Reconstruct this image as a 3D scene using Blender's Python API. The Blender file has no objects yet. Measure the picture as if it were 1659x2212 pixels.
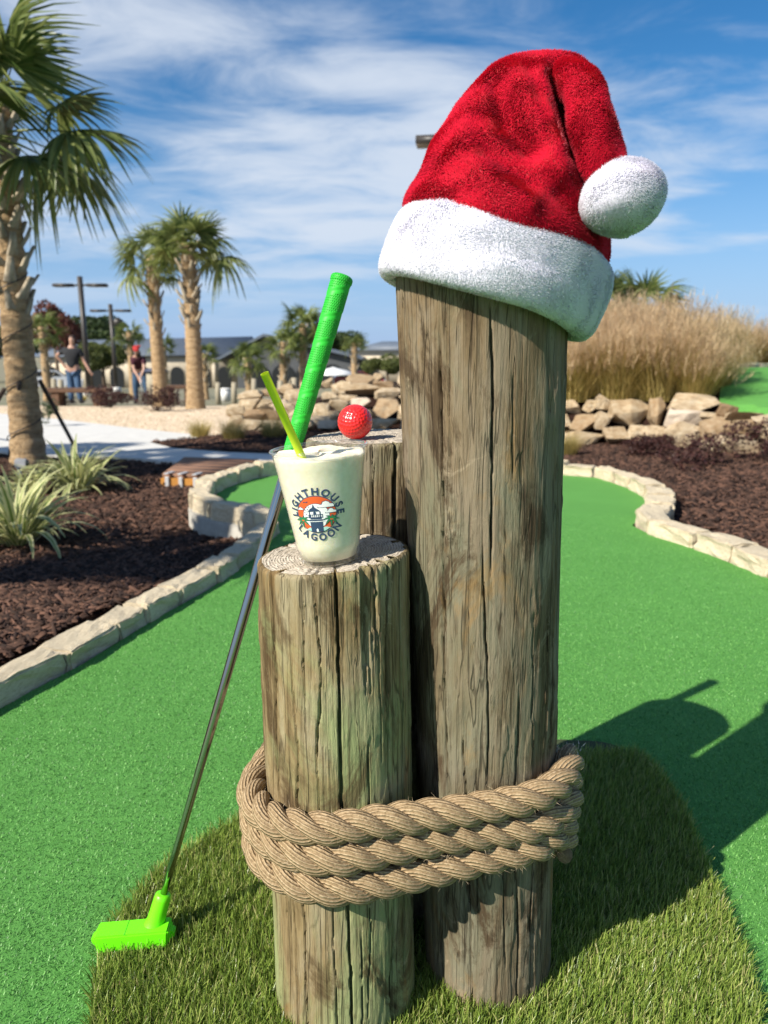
import bpy, bmesh, math, random
import numpy as np
from mathutils import Vector, Matrix, noise as mnoise

R = math.radians
rng = np.random.default_rng(11)
random.seed(11)
S = bpy.context.scene
C = S.collection

# ------------------------------------------------------------------ camera
PITCH, CAMH, FD, CX, CY = R(12.0), 0.768, 1597.0, 829.5, 1106.0
cam_d = bpy.data.cameras.new('camera')
cam = bpy.data.objects.new('camera', cam_d)
C.objects.link(cam)
cam.location = (0, 0, CAMH)
cam.rotation_euler = (R(90) - PITCH, 0, 0)
cam_d.sensor_fit = 'VERTICAL'
cam_d.sensor_height = 36.0
cam_d.lens = 25.99
cam_d.clip_start = 0.02
cam_d.clip_end = 3000
cam_d.dof.use_dof = True
cam_d.dof.focus_distance = 0.80
cam_d.dof.aperture_fstop = 7.6
S.camera = cam

# ------------------------------------------------------------------ light
SUN_EL, SUN_H = R(38.5), Vector((0.78, 0.626, 0)).normalized()
world = bpy.data.worlds.new('World')
S.world = world
world.use_nodes = True
wn, wl = world.node_tree.nodes, world.node_tree.links
wn.clear()
w_out = wn.new('ShaderNodeOutputWorld')
w_bg = wn.new('ShaderNodeBackground')
w_bg.inputs['Strength'].default_value = 0.078
sky = wn.new('ShaderNodeTexSky')
sky.sky_type = 'NISHITA'
sky.sun_disc = False
sky.sun_elevation = SUN_EL
sky.sun_rotation = math.atan2(-SUN_H.x, -SUN_H.y)
sky.altitude = 0
sky.air_density = 1.0
sky.dust_density = 0.25
sky.ozone_density = 3.2
# thin streaky clouds laid out on a plane high above the place
tc = wn.new('ShaderNodeTexCoord')
sep = wn.new('ShaderNodeSeparateXYZ')
wl.new(tc.outputs['Generated'], sep.inputs[0])
def wmath(op, a, b=None):
    n = wn.new('ShaderNodeMath'); n.operation = op
    for i, v in enumerate((a, b)):
        if v is None: continue
        if isinstance(v, (int, float)): n.inputs[i].default_value = v
        else: wl.new(v, n.inputs[i])
    return n.outputs[0]
zz = wmath('ADD', wmath('MAXIMUM', sep.outputs['Z'], 0.0), 0.14)
px_ = wmath('DIVIDE', sep.outputs['X'], zz)
py_ = wmath('DIVIDE', sep.outputs['Y'], zz)
cmb = wn.new('ShaderNodeCombineXYZ')
wl.new(px_, cmb.inputs[0]); wl.new(py_, cmb.inputs[1])
cmap = wn.new('ShaderNodeMapping')
cmap.inputs['Rotation'].default_value = (0, 0, R(24))
cmap.inputs['Scale'].default_value = (0.62, 1.0, 1)
cmap.inputs['Location'].default_value = (0.35, 0.9, 0)
wl.new(cmb.outputs[0], cmap.inputs[0])
def wnoise(scale, detail, rough, dist, off=0.0):
    m = wn.new('ShaderNodeMapping'); m.inputs['Location'].default_value = (off, off * 0.7, off)
    wl.new(cmap.outputs[0], m.inputs[0])
    n = wn.new('ShaderNodeTexNoise')
    n.inputs['Scale'].default_value = scale; n.inputs['Detail'].default_value = detail
    n.inputs['Roughness'].default_value = rough; n.inputs['Distortion'].default_value = dist
    wl.new(m.outputs[0], n.inputs['Vector'])
    return n.outputs['Fac']
CLOUD_OFF = 10.3
big = wnoise(0.75, 3, 0.5, 0.3, CLOUD_OFF)
fine = wnoise(3.4, 6, 0.6, 0.55, 7.7)
dens = wmath('ADD', wmath('MULTIPLY', big, 1.60), wmath('MULTIPLY', fine, 0.62))
cr = wn.new('ShaderNodeMapRange'); cr.interpolation_type = 'SMOOTHSTEP'
cr.inputs['From Min'].default_value = 1.01; cr.inputs['From Max'].default_value = 1.36
cr.inputs['To Min'].default_value = 0.0; cr.inputs['To Max'].default_value = 0.86
wl.new(dens, cr.inputs['Value'])
up_mask = wn.new('ShaderNodeMapRange'); up_mask.interpolation_type = 'SMOOTHSTEP'
up_mask.inputs['From Min'].default_value = 0.0; up_mask.inputs['From Max'].default_value = 0.16
wl.new(sep.outputs['Z'], up_mask.inputs['Value'])
hz = wn.new('ShaderNodeMapRange'); hz.interpolation_type = 'SMOOTHSTEP'
hz.inputs['From Min'].default_value = -0.02; hz.inputs['From Max'].default_value = 0.30
hz.inputs['To Min'].default_value = 0.85; hz.inputs['To Max'].default_value = 0.0
wl.new(sep.outputs['Z'], hz.inputs['Value'])
air = wn.new('ShaderNodeMixRGB'); air.inputs['Color2'].default_value = (2.5, 4.0, 6.9, 1)
wl.new(hz.outputs[0], air.inputs['Fac'])
cloud_mix = wn.new('ShaderNodeMixRGB')
cloud_mix.inputs['Color2'].default_value = (5.9, 6.5, 7.4, 1)
wl.new(wmath('MULTIPLY', cr.outputs[0], up_mask.outputs[0]), cloud_mix.inputs['Fac'])
hs = wn.new('ShaderNodeHueSaturation')
hs.inputs['Saturation'].default_value = 1.34
hs.inputs['Value'].default_value = 1.0
wl.new(sky.outputs[0], hs.inputs['Color'])
wl.new(hs.outputs[0], air.inputs['Color1'])
wl.new(air.outputs[0], cloud_mix.inputs['Color1'])
wl.new(cloud_mix.outputs[0], w_bg.inputs['Color'])
wl.new(w_bg.outputs[0], w_out.inputs[0])

sun_d = bpy.data.lights.new('sun', 'SUN')
sun_d.energy = 5.0
sun_d.angle = R(0.53)
sun_d.color = (1.0, 0.93, 0.82)
sun = bpy.data.objects.new('sun', sun_d)
C.objects.link(sun)
sun.rotation_euler = Vector((SUN_H.x * math.cos(SUN_EL), SUN_H.y * math.cos(SUN_EL), -math.sin(SUN_EL))).to_track_quat('-Z', 'Y').to_euler()
sun.location = (-6, -5, 9)

S.view_settings.view_transform = 'Standard'
S.view_settings.look = 'None'
S.view_settings.gamma = 1.0
S.view_settings.exposure = 0.66
S.render.engine = 'CYCLES'
S.cycles.max_bounces = 6
S.cycles.diffuse_bounces = 3
S.cycles.glossy_bounces = 3
S.cycles.transparent_max_bounces = 16

# ------------------------------------------------------------------ helpers
def ray(px, py):
    x, yd = (px - CX) / FD, (py - CY) / FD
    return x, math.cos(PITCH) - yd * math.sin(PITCH), math.sin(PITCH) + yd * math.cos(PITCH)
def at_z(px, py, z=0.0):
    x, f, d = ray(px, py); t = (CAMH - z) / d
    return Vector((x * t, f * t, z))
def at_y(px, py, y):
    x, f, d = ray(px, py); t = y / f
    return Vector((x * t, y, CAMH - d * t))
def terrain(y):
    return float(np.interp(y, [0, 4.5, 6, 13, 20.7, 100, 110], [-.045, -.045, -.03, -.16, -.55, -3.5, -3.5]))
def on_ground(px, py, off=0.0):
    x, f, d = ray(px, py)
    lo, hi = 0.3, 140.0
    for _ in range(60):
        t = (lo + hi) / 2
        if CAMH - d * t > terrain(f * t) + off: lo = t
        else: hi = t
    return Vector((x * lo, f * lo, CAMH - d * lo))

def mesh_np(name, V, F, uv=None, smooth=False, attr=None):
    """V (n,3); F list of int arrays with 3 or 4 columns."""
    V = np.asarray(V, dtype=np.float32)
    me = bpy.data.meshes.new(name)
    Fs = [np.asarray(f, dtype=np.int32) for f in (F if isinstance(F, (list, tuple)) else [F]) if len(f)]
    nl = sum(f.size for f in Fs); nf = sum(len(f) for f in Fs)
    me.vertices.add(len(V)); me.loops.add(nl); me.polygons.add(nf)
    me.vertices.foreach_set('co', V.ravel())
    li = np.concatenate([f.ravel() for f in Fs])
    tot = np.concatenate([np.full(len(f), f.shape[1], np.int32) for f in Fs])
    st = np.concatenate([[0], np.cumsum(tot)[:-1]]).astype(np.int32)
    me.loops.foreach_set('vertex_index', li)
    me.polygons.foreach_set('loop_start', st)
    if smooth:
        me.polygons.foreach_set('use_smooth', np.ones(nf, bool))
    if uv is not None:
        l = me.uv_layers.new(name='UVMap')
        l.data.foreach_set('uv', np.asarray(uv, np.float32)[li].ravel())
    if attr is not None:
        for k, a in attr.items():
            at = me.attributes.new(k, 'FLOAT', 'POINT')
            at.data.foreach_set('value', np.asarray(a, np.float32))
    me.update(calc_edges=True)
    me.validate()
    return me

def link(name, me, mat=None, parent=None, loc=None, rot=None, scale=None):
    o = bpy.data.objects.new(name, me)
    C.objects.link(o)
    if mat is not None and me is not None and not me.materials: me.materials.append(mat)
    if parent is not None: o.parent = parent
    if loc is not None: o.location = loc
    if rot is not None: o.rotation_euler = rot
    if scale is not None: o.scale = scale
    return o
def tag(o, label, cat, group=None):
    o['label'] = label; o['category'] = cat
    if group: o['group'] = group
    return o
def thing(name, label, cat, loc=(0, 0, 0), rz=0.0, group=None):
    o = bpy.data.objects.new(name, None); C.objects.link(o)
    o.empty_display_size = 0.1
    o.location = loc; o.rotation_euler = (0, 0, rz)
    return tag(o, label, cat, group)
def struct(o):
    o['kind'] = 'structure'; return o
def stuff(o):
    o['kind'] = 'stuff'; return o
def grid_faces(nu, nv, wrap_u=False, base=0):
    """vertex index = base + j*nu + i ; i along u, j along v."""
    iu = np.arange(nu if wrap_u else nu - 1); jv = np.arange(nv - 1)
    I, J = np.meshgrid(iu, jv)
    a = J * nu + I; b = J * nu + (I + 1) % nu
    return (np.stack([a, b, b + nu, a + nu], -1).reshape(-1, 4) + base).astype(np.int32)
def vn(u, v, nu, nv, seed):
    """value noise on u,v in [0,1], periodic in u; result -1..1"""
    g = np.random.default_rng(seed).uniform(-1, 1, (nv + 2, nu))
    x = (u % 1.0) * nu; y = np.clip(v, 0, 0.99999) * nv
    xi = np.floor(x).astype(int); yi = np.floor(y).astype(int)
    fx = x - xi; fy = y - yi
    fx = fx * fx * (3 - 2 * fx); fy = fy * fy * (3 - 2 * fy)
    x0 = xi % nu; x1 = (xi + 1) % nu
    return (g[yi, x0] * (1 - fx) + g[yi, x1] * fx) * (1 - fy) + (g[yi + 1, x0] * (1 - fx) + g[yi + 1, x1] * fx) * fy
def tube_np(P, rad, n=12, up=(0, 0, 1), cap=True, uvlen=True):
    """sweep; P (m,3), rad scalar or (m,). returns V, faces, uv"""
    P = np.asarray(P, float); m = len(P)
    rad = np.broadcast_to(np.asarray(rad, float), (m,))
    T = np.gradient(P, axis=0); T /= np.linalg.norm(T, axis=1)[:, None]
    N = np.zeros_like(P)
    u0 = np.array(up, float)
    if abs(np.dot(u0, T[0])) > 0.95: u0 = np.array([1.0, 0.1, 0])
    cur = u0 - T[0] * np.dot(u0, T[0]); cur /= np.linalg.norm(cur)
    for i in range(m):
        cur = cur - T[i] * np.dot(cur, T[i]); cur /= np.linalg.norm(cur); N[i] = cur
    B = np.cross(T, N)
    th = np.linspace(0, 2 * np.pi, n, endpoint=False)
    V = P[:, None] + rad[:, None, None] * (np.cos(th)[None, :, None] * N[:, None] + np.sin(th)[None, :, None] * B[:, None])
    V = V.reshape(-1, 3)
    F = [grid_faces(n, m, True)]
    L = np.concatenate([[0], np.cumsum(np.linalg.norm(np.diff(P, axis=0), axis=1))])
    uv = np.stack(np.meshgrid(np.arange(n) / n, L), -1).reshape(-1, 2)
    if cap:
        V = np.vstack([V, P[0], P[-1]]); uv = np.vstack([uv, [0, 0], [0, L[-1]]])
        i = np.arange(n); a = m * n
        F.append(np.stack([(i + 1) % n, i, np.full(n, a)], -1))
        F.append(np.stack([i + (m - 1) * n, (i + 1) % n + (m - 1) * n, np.full(n, a + 1)], -1))
    return V, F, uv
def join_np(parts):
    V, F3, F4, U, off = [], [], [], [], 0
    for v, f, u in parts:
        V.append(v); U.append(u if u is not None else np.zeros((len(v), 2)))
        for a in f:
            (F3 if a.shape[1] == 3 else F4).append(a + off)
        off += len(v)
    F = []
    if F3: F.append(np.vstack(F3))
    if F4: F.append(np.vstack(F4))
    return np.vstack(V), F, np.vstack(U)
def tube_mesh(name, P, rad, n=12, smooth=True, **k):
    V, F, uv = tube_np(P, rad, n, **k)
    return mesh_np(name, V, F, uv, smooth)
def box_np(cx, cy, cz, sx, sy, sz):
    v = np.array([[x, y, z] for z in (-1, 1) for y in (-1, 1) for x in (-1, 1)], float) * np.array([sx, sy, sz]) / 2 + [cx, cy, cz]
    f = np.array([[0, 2, 3, 1], [4, 5, 7, 6], [0, 1, 5, 4], [2, 6, 7, 3], [0, 4, 6, 2], [1, 3, 7, 5]], np.int32)
    return v, [f], None
def bevel_box(name, size, bev=0.01, seg=2, jitter=0.0, cuts=0, seed=0):
    bm = bmesh.new()
    bmesh.ops.create_cube(bm, size=1.0)
    bmesh.ops.scale(bm, vec=size, verts=bm.verts)
    if cuts:
        bmesh.ops.subdivide_edges(bm, edges=bm.edges[:], cuts=cuts, use_grid_fill=True)
    if bev > 0:
        es = [e for e in bm.edges if len(e.link_faces) == 2 and e.calc_face_angle(0) > 0.5]
        bmesh.ops.bevel(bm, geom=es, offset=bev, segments=seg, affect='EDGES')
    if jitter:
        for v in bm.verts:
            q = v.co * 9 + Vector((seed * 3.1, seed * 1.7, seed))
            v.co += Vector((mnoise.noise(q), mnoise.noise(q + Vector((7, 3, 1))), mnoise.noise(q + Vector((2, 9, 4))))) * jitter
    me = bpy.data.meshes.new(name); bm.to_mesh(me); bm.free()
    return me
def poly_sheet(name, pts, z=None, cell=None):
    """flat (or 3D) polygon sheet from list of Vectors"""
    bm = bmesh.new()
    vs = [bm.verts.new((p[0], p[1], p[2] if z is None else z)) for p in pts]
    f = bm.faces.new(vs)
    if f.normal.z < 0 or (f.normal_update() or f.normal.z < 0): f.normal_flip()
    bmesh.ops.triangulate(bm, faces=bm.faces[:])
    me = bpy.data.meshes.new(name); bm.to_mesh(me); bm.free()
    return me
def in_poly(x, y, poly):
    x = np.asarray(x); y = np.asarray(y); ins = np.zeros(x.shape, bool)
    n = len(poly)
    for i in range(n):
        x0, y0 = poly[i][0], poly[i][1]; x1, y1 = poly[(i + 1) % n][0], poly[(i + 1) % n][1]
        c = ((y0 > y) != (y1 > y)) & (x < (x1 - x0) * (y - y0) / ((y1 - y0) if y1 != y0 else 1e-9) + x0)
        ins ^= c
    return ins
def smooth_path(pts, n=200, closed=False):
    """Catmull-Rom resampled evenly"""
    P = np.array([list(p) for p in pts], float)
    if closed: Q = np.vstack([P[-1], P, P[0], P[1]])
    else: Q = np.vstack([2 * P[0] - P[1], P, 2 * P[-1] - P[-2]])
    out = []
    for i in range(1, len(Q) - 2):
        t = np.linspace(0, 1, 24, endpoint=False)[:, None]
        p0, p1, p2, p3 = Q[i - 1], Q[i], Q[i + 1], Q[i + 2]
        out.append(0.5 * ((2 * p1) + (-p0 + p2) * t + (2 * p0 - 5 * p1 + 4 * p2 - p3) * t ** 2 + (-p0 + 3 * p1 - 3 * p2 + p3) * t ** 3))
    out = np.vstack(out + [Q[-2][None]])
    L = np.concatenate([[0], np.cumsum(np.linalg.norm(np.diff(out, axis=0), axis=1))])
    s = np.linspace(0, L[-1], n)
    return np.stack([np.interp(s, L, out[:, k]) for k in range(out.shape[1])], -1)

# ------------------------------------------------------------------ materials
class NT:
    def __init__(self, name):
        self.m = bpy.data.materials.new(name); self.m.use_nodes = True
        self.n = self.m.node_tree.nodes; self.l = self.m.node_tree.links
        self.b = self.n['Principled BSDF']; self.out = self.n['Material Output']
        self._tc = None
    def tc(self, kind='Object'):
        if not self._tc: self._tc = self.n.new('ShaderNodeTexCoord')
        return self._tc.outputs[kind]
    def set(self, node, key, v):
        if isinstance(v, (int, float)): node.inputs[key].default_value = v
        elif isinstance(v, tuple): node.inputs[key].default_value = v if len(v) != 3 or node.inputs[key].type == 'VECTOR' else (*v, 1)
        else: self.l.new(v, node.inputs[key])
    def map(self, scale=(1, 1, 1), loc=(0, 0, 0), rot=(0, 0, 0), src=None):
        m = self.n.new('ShaderNodeMapping')
        m.inputs['Scale'].default_value = scale; m.inputs['Location'].default_value = loc; m.inputs['Rotation'].default_value = rot
        self.l.new(src if src is not None else self.tc(), m.inputs[0])
        return m.outputs[0]
    def noise(self, scale, detail=4, rough=0.55, vec=None, dist=0.0, col=False):
        t = self.n.new('ShaderNodeTexNoise')
        t.inputs['Scale'].default_value = scale; t.inputs['Detail'].default_value = detail
        t.inputs['Roughness'].default_value = rough; t.inputs['Distortion'].default_value = dist
        self.l.new(vec if vec is not None else self.tc(), t.inputs['Vector'])
        return t.outputs['Color' if col else 'Fac']
    def vor(self, scale, vec=None, feat='F1', rand=1.0, out='Distance'):
        t = self.n.new('ShaderNodeTexVoronoi'); t.feature = feat
        t.inputs['Scale'].default_value = scale; t.inputs['Randomness'].default_value = rand
        self.l.new(vec if vec is not None else self.tc(), t.inputs['Vector'])
        return t.outputs[out]
    def ramp(self, fac, stops, interp='LINEAR'):
        r = self.n.new('ShaderNodeValToRGB'); e = r.color_ramp.elements
        r.color_ramp.interpolation = interp
        while len(e) < len(stops): e.new(0.5)
        for k, (p, c) in zip(e, stops):
            k.position = p
            k.color = (c, c, c, 1) if isinstance(c, (int, float)) else (*c, 1)
        self.l.new(fac, r.inputs[0])
        return r.outputs[0]
    def mix(self, fac, a, b, mode='MIX'):
        x = self.n.new('ShaderNodeMixRGB'); x.blend_type = mode
        self.set(x, 'Fac', fac); self.set(x, 'Color1', a); self.set(x, 'Color2', b)
        return x.outputs[0]
    def math(self, op, a, b=0.0):
        x = self.n.new('ShaderNodeMath'); x.operation = op
        self.set(x, 0, a); self.set(x, 1, b)
        return x.outputs[0]
    def bump(self, h, strength=0.3, dist=0.002, normal=None):
        x = self.n.new('ShaderNodeBump'); x.inputs['Strength'].default_value = strength; x.inputs['Distance'].default_value = dist
        self.l.new(h, x.inputs['Height'])
        if normal is not None: self.l.new(normal, x.inputs['Normal'])
        self.l.new(x.outputs[0], self.b.inputs['Normal'])
        return x.outputs[0]
    def p(self, **k):
        nm = {'color': 'Base Color', 'rough': 'Roughness', 'metal': 'Metallic', 'spec': 'Specular IOR Level', 'sss': 'Subsurface Weight',
              'coat': 'Coat Weight', 'sheen': 'Sheen Weight', 'trans': 'Transmission Weight', 'ior': 'IOR', 'alpha': 'Alpha'}
        for a, v in k.items(): self.set(self.b, nm.get(a, a), v)
        return self
    def attr(self, name):
        a = self.n.new('ShaderNodeAttribute'); a.attribute_name = name
        return a.outputs['Fac']
    def geo(self, o):
        g = self.n.new('ShaderNodeNewGeometry'); return g.outputs[o]
    def info(self, o='Random'):
        g = self.n.new('ShaderNodeObjectInfo'); return g.outputs[o]
def hexc(r, g, b):
    f = lambda c: ((c / 255 + 0.055) / 1.055) ** 2.4 if c / 255 > 0.04045 else c / 255 / 12.92
    return (f(r), f(g), f(b))
def plain(name, col, rough=0.6, var=0.15, scale=20, bump=0.0, **k):
    t = NT(name)
    n = t.noise(scale, 5)
    a = tuple(c * (1 - var) for c in col); b = tuple(min(1, c * (1 + var)) for c in col)
    t.p(color=t.ramp(n, [(0.3, a), (0.7, b)]), rough=rough, **k)
    if bump: t.bump(n, bump, 0.005)
    return t.m
def leafmat(name, c1, c2, rough=0.45, trans=0.35, attr='tint'):
    """two-tone leaf with some light passing through"""
    t = NT(name)
    col = t.mix(t.attr(attr), c1, c2)
    t.p(color=col, rough=rough, spec=0.35)
    tr = t.n.new('ShaderNodeBsdfTranslucent'); t.l.new(col, tr.inputs['Color'])
    mx = t.n.new('ShaderNodeMixShader'); mx.inputs[0].default_value = trans
    t.l.new(t.b.outputs[0], mx.inputs[1]); t.l.new(tr.outputs[0], mx.inputs[2]); t.l.new(mx.outputs[0], t.out.inputs[0])
    return t.m
# ================================================================== large structure
def blades(root, az, lean, L, w, curve, segs=3, tint=None, twist=None, wprof=None):
    """strips growing from root; lean = start angle from vertical, curve = added angle by the tip"""
    n = len(root)
    t = np.linspace(0, 1, segs + 1)
    ang = lean[:, None] + curve[:, None] * t[None] ** 1.3
    step = (L / segs)[:, None]
    h = np.concatenate([np.zeros((n, 1)), np.cumsum(np.sin((ang[:, 1:] + ang[:, :-1]) / 2) * step, 1)], 1)
    z = np.concatenate([np.zeros((n, 1)), np.cumsum(np.cos((ang[:, 1:] + ang[:, :-1]) / 2) * step, 1)], 1)
    dx, dy = np.cos(az)[:, None], np.sin(az)[:, None]
    ctr = np.stack([root[:, 0:1] + dx * h, root[:, 1:2] + dy * h, root[:, 2:3] + z], -1)
    tw = az + np.pi / 2 + (0 if twist is None else twist)
    side = np.stack([np.cos(tw), np.sin(tw), np.zeros(n)], -1)
    wp = (1 - t ** 1.5) if wprof is None else wprof(t)
    off = side[:, None] * (w[:, None] * wp[None] / 2)[..., None]
    V = np.concatenate([(ctr - off)[:, :, None], (ctr + off)[:, :, None]], 2)
    V = V.reshape(-1, 3)
    b = (np.arange(n) * (segs + 1) * 2)[:, None] + (np.arange(segs) * 2)[None]
    b = b.reshape(-1)
    F = np.stack([b, b + 1, b + 3, b + 2], -1).astype(np.int32)
    uv = np.zeros((n, segs + 1, 2, 2)); uv[:, :, 1, 0] = 1; uv[..., 1] = t[None, :, None]
    tn = np.repeat(rng.random(n) if tint is None else tint, (segs + 1) * 2)
    return V, F, uv.reshape(-1, 2), tn
def U(a, b, n): return rng.uniform(a, b, n)

# ---- materials of the ground
t = NT('putting_turf')
v1 = t.noise(420, 3, 0.7); v2 = t.noise(3.2, 3); v3 = t.noise(1400, 2, 0.6)
c = t.ramp(v1, [(0.32, (0.052, 0.195, 0.032)), (0.66, (0.132, 0.368, 0.076))])
c = t.mix(t.ramp(v2, [(0.35, 0.0), (0.7, 0.35)]), c, (0.126, 0.355, 0.074))
t.p(color=c, rough=0.8, spec=0.25)
t.bump(t.math('ADD', v1, v3), 0.6, 0.003)
M_turf = t.m
t = NT('mulch')
v = t.noise(60, 6, 0.7); t.p(color=t.ramp(v, [(0.3, (0.012, 0.007, 0.005)), (0.7, (0.055, 0.028, 0.020))]), rough=0.95, spec=0.1)
t.bump(v, 0.9, 0.02); M_mulch = t.m
M_chip = leafmat('mulch_chip', (0.024, 0.013, 0.009), (0.155, 0.080, 0.052), rough=0.9, trans=0.0)
t = NT('concrete'); v = t.noise(9, 8, 0.65); v2 = t.noise(300, 3)
t.p(color=t.ramp(v, [(0.3, (0.54, 0.53, 0.50)), (0.7, (0.64, 0.63, 0.59))]), rough=0.85, spec=0.2); t.bump(v2, 0.25, 0.002); M_conc = t.m
t = NT('gravel'); v = t.vor(60, out='Color'); d = t.vor(60); g = t.n.new('ShaderNodeSeparateColor'); t.l.new(v, g.inputs[0])
t.p(color=t.ramp(g.outputs[0], [(0.0, (0.46, 0.33, 0.20)), (0.5, (0.66, 0.51, 0.34)), (1.0, (0.76, 0.65, 0.48))]), rough=0.9); t.bump(d, 0.8, 0.01); M_gravel = t.m
t = NT('far_ground'); v = t.noise(0.7, 6); t.p(color=t.ramp(v, [(0.35, (0.24, 0.20, 0.14)), (0.65, (0.16, 0.17, 0.09))]), rough=0.95); M_ground = t.m
t = NT('split_stone'); r_ = t.info(); v = t.noise(16, 8, 0.65); v2 = t.noise(170, 4, 0.7)
c = t.ramp(v, [(0.28, (0.46, 0.36, 0.23)), (0.5, (0.66, 0.56, 0.39)), (0.75, (0.74, 0.66, 0.50))])
c = t.mix(t.math('MULTIPLY', r_, 0.35), c, (0.40, 0.35, 0.26)); t.p(color=c, rough=0.9, spec=0.15)
t.bump(t.math('ADD', v, t.math('MULTIPLY', v2, 0.5)), 0.7, 0.008); M_stone = t.m
t = NT('boulder'); r_ = t.info(); v = t.noise(5, 8, 0.62); v2 = t.noise(40, 6, 0.7)
c = t.ramp(v, [(0.3, (0.30, 0.205, 0.11)), (0.48, (0.48, 0.37, 0.235)), (0.68, (0.60, 0.51, 0.36))])
c = t.mix(t.ramp(r_, [(0.02, 0.85), (0.38, 0.1), (0.82, 0.0), (1.0, 0.7)]), c, t.ramp(r_, [(0.4, (0.25, 0.155, 0.08)), (0.6, (0.70, 0.61, 0.52))]))
t.p(color=c, rough=0.9, spec=0.15); t.bump(t.math('ADD', v, t.math('MULTIPLY', v2, 0.4)), 0.7, 0.03); M_rock = t.m

# ---- base ground, one sheet to the horizon, sloping gently away
ys = np.concatenate([np.linspace(-12, 24, 37), np.linspace(28, 110, 20), [200, 500, 1400]])
xs = np.concatenate([[-1400, -400, -150], np.linspace(-90, 90, 37), [150, 400, 1400]])
X, Y = np.meshgrid(xs, ys)
Z = np.vectorize(terrain)(np.maximum(Y, 0)) - 0.07
V = np.stack([X, Y, Z], -1).reshape(-1, 3)
struct(link('ground', mesh_np('ground', V, grid_faces(len(xs), len(ys)), smooth=True), M_ground))

# ---- putting green outline (traced on the level green)
GA = [(-560, 1850), (-200, 1640), (0, 1529), (178, 1435), (342, 1333), (451, 1274), (524, 1223), (575, 1178), (602, 1150)]
GB = [(602, 1150), (565, 1126), (520, 1118), (484, 1112), (459, 1103), (452, 1092), (459, 1077), (474, 1061), (510, 1046), (546, 1034), (599, 1026), (720, 1015), (900, 1009), (1080, 1012), (1212, 1026)]
GC_ = [(1212, 1026), (1291, 1032), (1352, 1053), (1388, 1068), (1399, 1088), (1390, 1110), (1366, 1135), (1407, 1156), (1507, 1188), (1658, 1248), (1900, 1355), (2300, 1560)]
pa = [at_z(*p) for p in GA]; pb = [at_z(*p) for p in GB]; pc = [at_z(*p) for p in GC_]
green_poly = pa + pb[1:] + pc[1:] + [Vector((4.2, 0.2, 0)), Vector((4.2, -3, 0)), Vector((-4, -3, 0)), Vector((-4, 0.2, 0))]
green = struct(link('putting_green', poly_sheet('putting_green', green_poly, 0.0), M_turf))
# short carpet fibres on the near part of the green
n = 420000
fx = U(-1.7, 2.2, n * 3); fy = 0.35 + 3.2 * rng.random(n * 3) ** 1.7
keep = in_poly(fx, fy, green_poly) & (rng.random(len(fx)) < 1.15 - fy / 3.3) & (np.abs(fx) < 0.16 + 0.62 * fy)
fx, fy = fx[keep][:n], fy[keep][:n]; n = len(fx)
V, F, uv, tn = blades(np.stack([fx, fy, np.zeros(n)], -1), U(0, 6.28, n), U(0.1, 1.0, n), U(.0025, .005, n), U(.0009, .0016, n) * (1 + .25 * fy), U(0.1, .9, n), 1, wprof=lambda t: 1 - 0.85 * t)
M_fibre = leafmat('turf_fibre', (0.030, 0.150, 0.022), (0.235, 0.530, 0.135), rough=0.45, trans=0.2)
stuff(link('turf_fibres', mesh_np('turf_fibres', V, F, None, attr={'tint': tn}), M_fibre, green))

# ---- mulch beds, path, gravel
def mulch_z(x, y):
    x = np.asarray(x, float); y = np.asarray(y, float)
    z = np.interp(y, [0, 4.5, 6, 13, 20.7], [-.045, -.045, -.03, -.16, -.55])
    near = np.clip((2.9 - y) / .8, 0, 1)
    edge = np.zeros(np.broadcast(x, y).shape, bool)
    for a in np.linspace(0, 2 * math.pi, 9)[:-1]:
        for q in (.20,): edge |= in_poly(x + q * math.cos(a), y + q * math.sin(a), green_poly)
    lift = np.where(x < 0, .055 * near, .035 * np.clip((6.2 - y) / 1.5, 0, 1))
    z = z + np.where(edge, .0, lift)
    return z - .055 * np.exp(-((x + 1.0) ** 2 / .30 + (y - 3.45) ** 2 / .35))
X, Y = np.meshgrid(np.linspace(-8, 6, 85), np.linspace(0.6, 7.3, 48))
V = np.stack([X, Y, mulch_z(X, Y) + 0.004 * np.sin(X * 3 + Y * 5)], -1).reshape(-1, 3)
mulch = struct(link('mulch_bed', mesh_np('mulch_bed', V, grid_faces(85, 48), smooth=True), M_mulch))
path_px = [(-220, 967), (0, 975), (98, 983), (251, 987), (302, 990), (345, 995), (450, 1001), (599, 1010), (760, 1017), (760, 986), (593, 979), (492, 975), (400, 965), (323, 954), (428, 945), (407, 937), (291, 925), (127, 905), (0, 893), (-220, 882)]
path_poly = [on_ground(x, y, 0.025) for x, y in path_px]
bm = bmesh.new()
top = [bm.verts.new(p) for p in path_poly]; bot = [bm.verts.new((p.x, p.y, p.z - 0.12)) for p in path_poly]
f = bm.faces.new(top); f.normal_update()
if f.normal.z < 0: f.normal_flip()
for i in range(len(top)):
    j = (i + 1) % len(top); bm.faces.new((top[i], top[j], bot[j], bot[i]))
bmesh.ops.triangulate(bm, faces=[f]); bmesh.ops.recalc_face_normals(bm, faces=bm.faces[:])
me = bpy.data.meshes.new('concrete_path'); bm.to_mesh(me); bm.free()
struct(link('concrete_path', me, M_conc))
gp = []
gy = np.concatenate([np.linspace(6.0, 16, 16)])
for yy in gy: gp.append([(x, yy, terrain(yy) + 0.012) for x in np.linspace(-9, 1.2, 12)])
gravel = struct(link('gravel_bed', mesh_np('gravel_bed', np.array(gp).reshape(-1, 3), grid_faces(12, len(gy)), smooth=True), M_gravel))
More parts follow.
